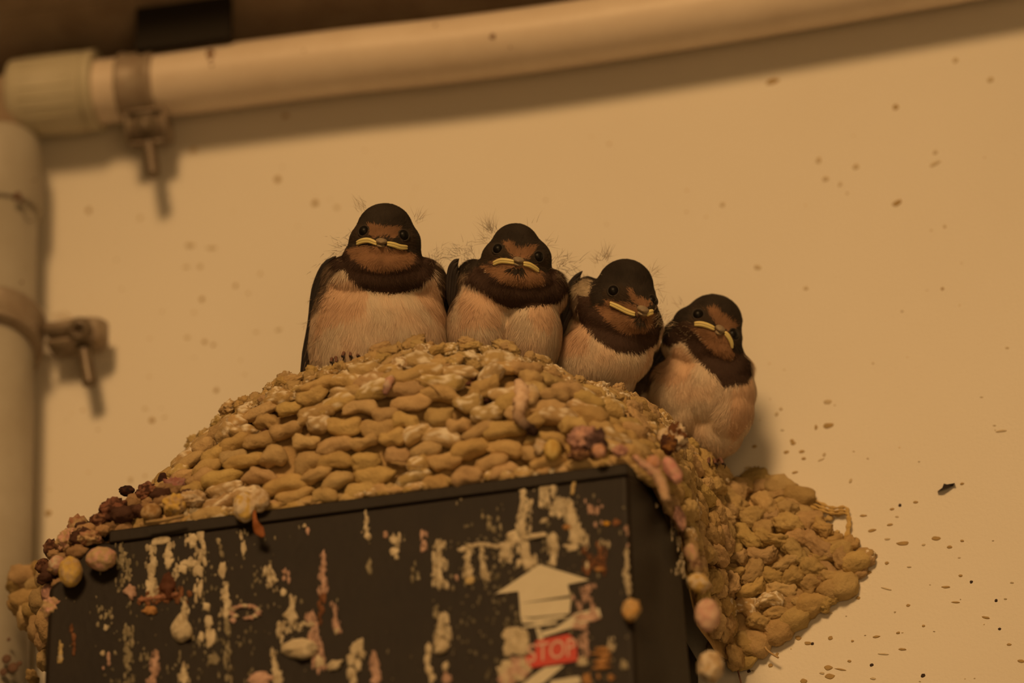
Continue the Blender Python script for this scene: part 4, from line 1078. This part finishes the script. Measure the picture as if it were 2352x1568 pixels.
    for (x, y, ang, spread, cnt, ln) in B['tufts']:
        for k in range(cnt):
            px_, py_ = L_(x + rng.normal(0, 7), y + rng.normal(0, 6))
            a0 = R(ang + rng.normal(0, spread)); tp.append((px_, py_, rng.uniform(-25, 5))); td.append((math.cos(a0), math.sin(a0), rng.uniform(-.3, .3))); tl.append(ln * rng.uniform(.4, 1.1)); tc.append(np.array((.34, .26, .17)) * rng.uniform(.5, 1.3))
    for (x, y, ang, spread, cnt, ln, cc_) in B.get('fluff', []):
        for k in range(cnt):
            px_, py_ = L_(x + rng.normal(0, 13), y + rng.normal(0, 13)); h = bvh.ray_cast(Vector((px_, py_, 900)), Vector((0, 0, -1)))[0]
            a0 = R(ang + rng.normal(0, spread))
            if h is None and rng.rand() < .4: continue
            tp.append((px_, py_, (h.z + 2) if h else -20)); td.append((math.cos(a0), math.sin(a0), rng.uniform(-.1, .4))); tl.append(ln * rng.uniform(.4, 1.1)); tc.append(np.array(cc_) * rng.uniform(.6, 1.2))
    td = np.array(td); td /= np.linalg.norm(td, axis=1)[:, None]
    nn = np.cross(td, rng.normal(0, 1, td.shape)); nn /= np.linalg.norm(nn, axis=1)[:, None]
    strands('down_tuft', M['down'], root, np.array(tp), nn, td, np.array(tl), np.full(len(tl), .75), np.array(tc), lift=.35, seg=5, curl=.15)
    hit = lambda x, y: (lambda h: h[0] if h[0] is not None else Vector((*L_(x, y), 60)))(bvh.ray_cast(Vector((*L_(x, y), 900)), Vector((0, 0, -1))))
    # eyes
    for (ex, ey) in B['eyes']:
        h = hit(ex, ey); r_ = B.get('eye_r', 15) * .92
        rr_ = bvh.find_nearest(h); n_ = rr_[1] if rr_[1].z > 0 else Vector((0, 0, 1)); n_ = (n_ + Vector((0, 0, .6))).normalized()
        v_, f_ = ICO[3]
        e = mk('eye', (np.array(h - n_ * r_ * .42) + v_ * r_) * PS, f_, M['eye'], root)
        u, w, d = frame_of(n_); pts = [np.array(h - n_ * r_ * .02) + (r_ * 1.02) * (math.cos(t) * u + math.sin(t) * w) for t in np.linspace(0, 2 * math.pi, 25)]
        mk('eye_ring', np.array(tube(pts, 2.3, 8)[0]) * PS, tube(pts, 2.3, 8)[1], M['lid'], e)
    # beak: upper and lower mandible and the swollen yellow gape flanges
    v_, f_ = ICO[3]; bn = hit(*B['beak_c'])
    ba = R(B.get('beak_rot', 0)); bw, bh, bl = B.get('beak_s', (14, 8, 18))
    q = v_.copy(); q[:, 2] = np.where(q[:, 2] > 0, q[:, 2] * 1.5, q[:, 2]); tp_ = 1 - .55 * np.clip(q[:, 2] / 1.5, 0, 1); q[:, 0] *= tp_; q[:, 1] *= tp_
    q[:, 1] -= .5 * np.clip(q[:, 2], 0, 2) ** 1.5 * .4
    q *= np.array((bw, bh, bl * .62)); q = np.stack([q[:, 0] * math.cos(ba) - q[:, 1] * math.sin(ba), q[:, 0] * math.sin(ba) + q[:, 1] * math.cos(ba), q[:, 2]], 1)
    b_ = mk('beak', (q + np.array(bn) + np.array((0, 3, 0))) * PS, f_, M['beak'], root); b_['label'] = 'short grey-brown beak'
    q2 = q * np.array((.8, .7, .8)) + np.array(bn) + np.array((math.sin(ba) * 7, -7 * math.cos(ba), -1))
    mk('lower_mandible', q2 * PS, f_, M['beak'], b_)
    for (pts, rad) in B['gape']:
        pp = smoothline([np.array(hit(x, y)) + np.array((0, 0, 3.0)) for x, y in pts], 7)
        t = np.linspace(0, 1, len(pp)); rr = rad * (1 - .42 * abs(2 * t - 1) ** 3)
        up_ = np.array((0, 1, 0.)); vv = MB()
        for s_, k_ in ((1, .78), (-1, .70)):     # upper and lower lip, a crease between
            vv.add(*tube(pp + np.array((0, s_ * rad * .42, 0)), rr * k_, 12))
        tag(mk('gape_flange', np.concatenate(vv.v) * PS, vv.f, M['gape'], root), 'swollen yellow corner of the beak')
    # dark rictal streaks on the chin
    if B.get('bristle'):
        bp, bd, bl_, bn_ = [], [], [], []
        for k in range(B['bristle']):
            an = R(rng.uniform(215, 325) + B.get('beak_rot', 0)); rr = rng.uniform(10, 26)
            x, y = B['beak_c'][0] + math.cos(an) * rr, B['beak_c'][1] + 6 - math.sin(an) * rr
            h = bvh.ray_cast(Vector((*L_(x, y), 900)), Vector((0, 0, -1)))
            bp.append(np.array(h[0]) + np.array((0, 0, 2.5))); d = np.array((math.cos(an), math.sin(an), 0)); n_ = np.array(h[1]); d = d - n_ * (d @ n_); bd.append(d / np.linalg.norm(d)); bn_.append(n_); bl_.append(rng.uniform(8, 22))
        o = strands('chin_bristles', M['down'], root, np.array(bp), np.array(bn_), np.array(bd), np.array(bl_), np.full(len(bl_), 2.6), np.tile(CAP, (len(bl_), 1)), lift=.25)
        o['label'] = 'dark bristly streaks on the chin'
    # wings: overlapping feather blades
    for wi in B.get('wings', []):
        outer, inner, nb, zz, tip = wi
        mb = MB(); o_ = smoothline([np.array((*L_(*p), 0)) for p in outer], 6); i_ = smoothline([np.array((*L_(*p), 0)) for p in inner], 6)
        n_ = min(len(o_), len(i_)); o_ = o_[:n_]; i_ = i_[:n_]
        for k in range(nb):
            f = k / max(1, nb - 1)
            st_ = 0.42 * f * (1 - f * .2); en = 1.0 - tip * f
            ts = np.linspace(st_, en, 16)
            pts = []
            for t in ts:
                x = t * (n_ - 1); i = min(int(x), n_ - 2); u = x - i
                a = o_[i] * (1 - u) + o_[i + 1] * u; b = i_[i] * (1 - u) + i_[i + 1] * u
                p = a * (1 - f) + b * f; p[2] = zz[0] + (zz[1] - zz[0]) * t + f * 10 + 4 * math.sin(k)
                pts.append(p)
            gap = np.linalg.norm((i_ - o_)[n_ // 2]) / nb
            wd_ = np.interp(ts, [ts[0], ts[0] + .15, ts[-1] - .2, ts[-1]], [.12, 1, .9, .12]) * max(gap * 1.3, 7)
            v, fc = tube(pts, wd_, 10, flat=.3, up=(0.25, 0, 1.0))
            mb.add(v, fc, np.array((.026, .020, .018)) * rng.uniform(.7, 1.5))
            mb.add(*tube(np.array(pts) + np.array((0, 0, 2.5)), .8, 5), c=(.05, .035, .025))
        mk('wing', np.concatenate(mb.v) * PS, mb.f, M['feather'], root, col=np.concatenate(mb.c))
    # feet: toes hooked over the mud rim
    for (x, y, spread, toes) in B.get('feet', []):
        ft = MB(); cw = MB(); zf = B.get('zf', 60)
        for k in range(toes):
            o_ = (k - (toes - 1) / 2) * spread
            a = np.array((*L_(x + o_ * .5, y - 4), zf - 26)); b = np.array((*L_(x + o_ * .9, y - 13 - 3 * (k % 2)), zf + 4)); c = np.array((*L_(x + o_ * 1.2, y - 4), zf + 20)); d = np.array((*L_(x + o_ * 1.3 + 2, y + 7), zf + 22))
            pts = smoothline([a, b, c], 6)
            ft.add(*tube(pts, np.array([3.5 + .5 * math.sin(i * 1.9) for i in range(len(pts))]), 14))
            cl_ = smoothline([c, (c + d) / 2 + np.array((3, 4, 6)), d], 5); cw.add(*tube(cl_, np.linspace(3.2, .7, len(cl_)), 8))
        f_o = mk('foot', np.concatenate(ft.v) * PS, ft.f, M['foot'], root)
        mk('claws', np.concatenate(cw.v) * PS, cw.f, M['claw'], f_o)
    return root

# leftmost chick
c1 = C((660, 420), 3.267)
chick(dict(label='leftmost and tallest chick, facing straight ahead, on the crest of the nest rim', c=(870, 700, -.072), n=30000,
    body=[(884, 530, 8, 66, 64, 66), (884, 560, 14, 84, 66, 74), (878, 590, 18, 92, 48, 72), (886, 570, 52, 54, 38, 44), (880, 612, 34, 92, 38, 74), (880, 640, 0, 126, 60, 98), (800, 650, -20, 62, 66, 70), (968, 655, -20, 58, 66, 70),
          (868, 792, 0, 159, 190, 106), (788, 745, -12, 74, 115, 80), (948, 745, -12, 78, 115, 80), (1002, 850, -24, 46, 110, 60), (860, 700, -70, 120, 150, 70)],
    head=(882, 560, 100), eyes=[(836, 531), (928, 541)], eye_r=14, beak_c=(877, 558), beak_rot=-6,
    gape=[([(820, 559), (833, 554), (848, 553), (866, 560)], 5.6), ([(890, 560), (905, 563), (920, 568), (936, 569)], 5.6)],
    cap=[c1([(395, 400), (440, 330), (520, 180), (700, 120), (900, 160), (960, 290), (1010, 440), (1030, 560), (950, 535), (850, 500), (700, 480), (560, 470), (450, 490), (330, 480)])],
    lore=[c1([(450, 460), (520, 300), (570, 310), (640, 420), (520, 440)]), c1([(860, 370), (920, 340), (970, 420), (940, 500), (830, 440)])],
    ruf=[c1([(575, 318), (650, 310), (720, 335), (820, 330), (870, 350), (845, 395), (780, 425), (740, 400), (690, 405), (650, 420), (620, 385)]),
         c1([(445, 495), (560, 470), (700, 485), (850, 500), (965, 535), (935, 600), (850, 640), (740, 668), (640, 650), (540, 600), (490, 560)])],
    band=[c1([(330, 560), (400, 470), (460, 490), (540, 600), (640, 650), (740, 668), (850, 640), (960, 560), (1010, 530), (1060, 530), (1100, 590), (1085, 680), (1000, 770), (900, 808), (780, 832), (650, 820), (540, 770), (460, 695), (430, 650), (350, 650)])],
    grey=[c1([(180, 860), (240, 560), (330, 440), (420, 460), (420, 640), (330, 690), (300, 800), (270, 900), (190, 960)]), c1([(1090, 590), (1200, 620), (1210, 900), (1150, 850), (1100, 700)])],
    buff=[c1([(330, 700), (460, 700), (620, 830), (560, 960), (300, 1050), (200, 1150)]), c1([(950, 830), (1100, 700), (1190, 900), (1150, 1050)])],
    tufts=[(832, 478, 122, 22, 26, 34), (960, 500, 40, 30, 22, 30), (720, 738, 190, 16, 12, 34)],
    fluff=[(790, 560, 165, 25, 60, 22, (.05, .04, .03)), (775, 580, 200, 30, 60, 18, (.3, .22, .14)), (1005, 590, 50, 30, 90, 24, (.25, .19, .12)), (740, 640, 215, 25, 60, 20, (.10, .075, .05)), (735, 690, 240, 25, 60, 26, (.3, .2, .12)), (728, 730, 250, 20, 70, 26, (.34, .24, .15)), (722, 780, 255, 18, 80, 26, (.5, .36, .24)), (722, 830, 260, 18, 80, 26, (.5, .36, .24)), (745, 665, 235, 20, 70, 24, (.16, .11, .07)), (757, 615, 225, 20, 50, 22, (.10, .07, .045)), (1012, 650, 300, 30, 50, 22, (.12, .08, .06))],
    wings=[([(772, 588), (744, 612), (722, 665), (713, 740), (700, 810), (688, 880)], [(782, 612), (768, 645), (750, 700), (738, 770), (726, 830), (712, 890)], 7, (-16, -36), .12),
           ([(1000, 600), (1022, 640), (1030, 700), (1034, 790)], [(990, 610), (1004, 650), (1012, 700), (1018, 760)], 4, (-30, -50), .1)],
    feet=[(806, 822, 15, 3), (768, 836, 10, 2), (922, 806, 12, 2), (962, 793, 8, 1)], zf=84))

# second chick from the left
c2 = C((990, 460), 3.565)
chick(dict(label='second chick from the left, facing ahead with dark bristly streaks under its beak', c=(1155, 720, -.062), n=26000, part=1166,
    body=[(1184, 572, 4, 58, 60, 62), (1186, 596, 12, 82, 60, 72), (1180, 622, 16, 88, 44, 70), (1192, 610, 50, 50, 34, 42), (1184, 645, 32, 86, 34, 70), (1176, 668, 0, 118, 52, 92, -6), (1090, 650, -22, 46, 56, 60), (1268, 668, -20, 36, 52, 60),
          (1101, 755, 0, 74, 112, 92), (1222, 765, 0, 68, 112, 92), (1095, 845, -12, 80, 100, 88), (1219, 845, -12, 60, 96, 86), (1160, 720, -60, 105, 140, 70)],
    head=(1184, 596, 92), eyes=[(1143, 572), (1237, 590)], eye_r=13.5, beak_c=(1191, 601), beak_rot=-12, bristle=46,
    gape=[([(1133, 606), (1148, 600), (1163, 600), (1181, 603)], 5.6), ([(1202, 606), (1216, 609), (1228, 616), (1237, 622)], 5.6)],
    cap=[c2([(340, 430), (400, 360), (500, 270), (600, 180), (700, 165), (830, 210), (920, 310), (990, 450), (990, 540), (930, 600), (880, 560), (760, 490), (560, 480), (420, 530), (330, 560), (240, 600), (130, 640), (130, 560)])],
    lore=[c2([(400, 520), (430, 420), (500, 350), (590, 350), (650, 450), (500, 490)]), c2([(820, 420), (900, 410), (970, 470), (930, 570), (860, 530)])],
    ruf=[c2([(585, 345), (660, 340), (690, 390), (740, 400), (860, 370), (850, 420), (790, 480), (700, 465), (650, 450), (620, 400)]),
         c2([(400, 520), (500, 540), (600, 545), (700, 560), (760, 570), (880, 600), (930, 640), (915, 690), (830, 705), (740, 708), (650, 690), (560, 650), (480, 590)])],
    band=[c2([(250, 640), (330, 540), (400, 540), (480, 590), (560, 650), (650, 690), (740, 708), (915, 690), (1000, 620), (1100, 640), (1130, 700), (1060, 820), (930, 860), (830, 870), (720, 890), (620, 870), (520, 820), (430, 740), (330, 700)])],
    grey=[c2([(130, 870), (130, 640), (200, 420), (330, 400), (340, 560), (260, 660), (240, 800), (170, 890)]), c2([(980, 480), (1060, 500), (1120, 600), (1110, 680), (1000, 640)]), c2([(600, 1130), (640, 1100), (660, 1150), (625, 1205), (600, 1190)])],
    buff=[c2([(260, 700), (430, 740), (600, 880), (520, 1000), (250, 1000)]), c2([(800, 880), (1000, 840), (980, 1050), (850, 1000)])],
    tufts=[(1128, 530, 112, 20, 46, 46), (1120, 548, 160, 25, 20, 36), (1255, 560, 20, 25, 12, 36), (1225, 515, 80, 10, 3, 40)],
    fluff=[(1072, 582, 120, 35, 120, 26, (.22, .16, .10)), (1045, 580, 160, 18, 40, 26, (.04, .03, .02)), (1062, 610, 250, 30, 70, 24, (.32, .24, .15)), (1290, 605, 40, 30, 110, 26, (.24, .18, .12)), (1305, 620, 10, 14, 24, 34, (.06, .045, .03))],
    wings=[([(1054, 594), (1036, 615), (1030, 660), (1034, 710)], [(1064, 604), (1058, 632), (1052, 670), (1040, 706)], 5, (6, -6), .05),
           ([(1282, 690), (1286, 740), (1280, 800), (1270, 840)], [(1272, 700), (1276, 740), (1272, 790), (1264, 830)], 3, (-30, -50), .05)],
    feet=[(1098, 848, 14, 3), (1070, 826, 6, 1), (1226, 858, 6, 1)], zf=62))

# third chick
c3 = C((1250, 540), 3.015)
chick(dict(label='third chick from the left, head turned towards the right', c=(1385, 800, -.046), n=26000,
    body=[(1436, 660, 2, 66, 66, 66), (1428, 690, 10, 82, 62, 74), (1440, 715, 14, 72, 46, 68), (1468, 712, 46, 42, 32, 42), (1450, 742, 28, 66, 32, 64, -22), (1425, 748, 0, 98, 56, 86, -20), (1350, 690, -24, 44, 56, 60), (1490, 745, -6, 32, 48, 60),
          (1390, 815, 0, 116, 88, 92, 20), (1368, 850, -10, 100, 92, 84), (1340, 890, -20, 80, 70, 74), (1390, 900, -30, 60, 60, 60), (1380, 780, -60, 100, 130, 66)],
    head=(1430, 680, 94), eyes=[(1408, 668), (1499, 690)], eye_r=14, beak_c=(1476, 714), beak_rot=-22, bristle=34, beak_s=(15, 9, 20),
    gape=[([(1400, 697), (1418, 705), (1440, 716), (1458, 722)], 5.6), ([(1484, 722), (1492, 718), (1499, 716)], 6)],
    cap=[c3([(300, 290), (330, 220), (420, 170), (520, 140), (620, 170), (720, 280), (775, 390), (770, 500), (700, 540), (620, 480), (440, 450), (400, 520), (340, 500), (320, 430)])],
    lore=[c3([(400, 400), (480, 340), (600, 370), (610, 470), (520, 470), (440, 450)])],
    ruf=[c3([(585, 365), (610, 380), (640, 430), (720, 450), (760, 410), (745, 470), (690, 510), (640, 490), (600, 440)]),
         c3([(360, 490), (440, 490), (560, 550), (680, 590), (760, 570), (745, 620), (700, 660), (600, 685), (500, 640), (440, 590)])],
    band=[c3([(215, 460), (300, 440), (360, 490), (440, 590), (500, 640), (600, 685), (700, 660), (760, 580), (800, 500), (812, 600), (800, 700), (760, 760), (650, 805), (560, 800), (480, 790), (380, 720), (260, 620), (215, 540)])],
    grey=[c3([(60, 760), (80, 560), (150, 300), (310, 250), (330, 400), (220, 460), (200, 560), (110, 740)])],
    pale=[c3([(215, 350), (270, 300), (330, 310), (320, 400), (290, 430), (230, 390)]), c3([(150, 600), (210, 500), (220, 560), (120, 720)])],
    buff=[c3([(200, 560), (330, 650), (300, 780), (120, 800)]), c3([(700, 790), (770, 740), (640, 980)])],
    tufts=[(1392, 592, 85, 28, 40, 36), (1375, 600, 120, 25, 16, 32), (1500, 628, 40, 30, 24, 30), (1508, 655, -20, 30, 14, 30)],
    fluff=[(1340, 645, 140, 40, 90, 18, (.45, .36, .25)), (1310, 625, 150, 18, 40, 30, (.06, .045, .03)), (1522, 735, 20, 40, 130, 20, (.50, .40, .28)), (1512, 715, 60, 25, 50, 20, (.3, .22, .15))],
    wings=[([(1338, 622), (1306, 660), (1288, 720), (1276, 780)], [(1345, 650), (1325, 690), (1300, 740), (1284, 790)], 6, (0, -16), .05)],
    feet=[], zf=60))

# rightmost chick
chick(dict(label='rightmost and lowest chick, plump, leaning right with its head tilted down', c=(1620, 870, -.0262), n=28000, part=1648,
    body=[(1640, 735, 0, 66, 60, 62, -15), (1625, 760, 6, 84, 56, 70, -22), (1640, 790, 12, 66, 46, 62, -30), (1652, 775, 40, 44, 32, 38, -30), (1658, 802, 22, 50, 34, 54, -35), (1530, 930, -34, 62, 74, 46), (1500, 900, -50, 50, 50, 40), (1600, 800, -6, 66, 60, 70, -30), (1560, 780, -20, 40, 50, 50), (1684, 850, 4, 46, 46, 60),
          (1655, 815, -4, 54, 54, 66), (1560, 900, -6, 70, 84, 74), (1640, 895, 0, 96, 96, 88), (1570, 925, -10, 70, 80, 74), (1665, 930, 0, 68, 90, 84), (1645, 975, -10, 70, 74, 70), (1640, 1015, -22, 40, 48, 48), (1580, 980, -26, 60, 50, 50)],
    head=(1632, 755, 90), eyes=[(1603, 722), (1685, 768)], eye_r=14.5, beak_c=(1653, 759), beak_rot=-36, beak_s=(13, 9, 20),
    gape=[([(1594, 744), (1608, 744), (1624, 748), (1640, 755)], 5.6), ([(1664, 764), (1671, 772), (1678, 785), (1681, 797)], 5.6)],
    cap=[c3([(850, 560), (950, 470), (1080, 395), (1200, 400), (1300, 470), (1380, 580), (1385, 700), (1360, 820), (1300, 800), (1290, 720), (1180, 640), (1020, 610), (960, 600), (900, 640), (850, 700), (800, 700)])],
    lore=[c3([(1000, 600), (1030, 500), (1110, 500), (1190, 590), (1160, 630)]), c3([(1270, 660), (1330, 640), (1345, 740), (1310, 760)])],
    ruf=[c3([(1125, 510), (1170, 500), (1240, 560), (1340, 620), (1330, 640), (1270, 665), (1190, 620), (1160, 570)]),
         c3([(1030, 640), (1100, 640), (1180, 660), (1240, 690), (1290, 780), (1320, 830), (1290, 860), (1230, 850), (1150, 780)])],
    band=[c3([(800, 700), (900, 610), (1010, 610), (1060, 680), (1150, 780), (1230, 850), (1300, 860), (1350, 820), (1400, 830), (1450, 950), (1400, 1010), (1300, 1020), (1220, 1040), (1180, 980), (1130, 920), (1050, 840), (980, 740), (850, 760)])],
    grey=[c3([(560, 1130), (640, 980), (720, 900), (800, 950), (700, 1080), (600, 1150)]), c3([(900, 560), (980, 560), (1000, 640), (930, 660)])],
    buff=[c3([(780, 800), (960, 760), (1060, 900), (900, 1000), (740, 960)]), c3([(1300, 1040), (1440, 980), (1450, 1150), (1400, 1300), (1300, 1450)])],
    tufts=[(1560, 700, 140, 25, 10, 24), (1700, 830, 60, 30, 20, 14)],
    fluff=[(1570, 765, 200, 30, 40, 12, (.35, .27, .18)), (1500, 860, 200, 30, 60, 24, (.2, .14, .09)), (1690, 980, 320, 30, 50, 20, (.6, .42, .27)), (1640, 1030, 270, 25, 80, 24, (.6, .42, .27))],
    wings=[([(1560, 770), (1520, 800), (1490, 850), (1460, 905)], [(1565, 800), (1535, 830), (1510, 870), (1480, 915)], 4, (-46, -60), .05)],
    feet=[(1524, 974, 10, 3), (1634, 1068, 14, 4)], zf=52))
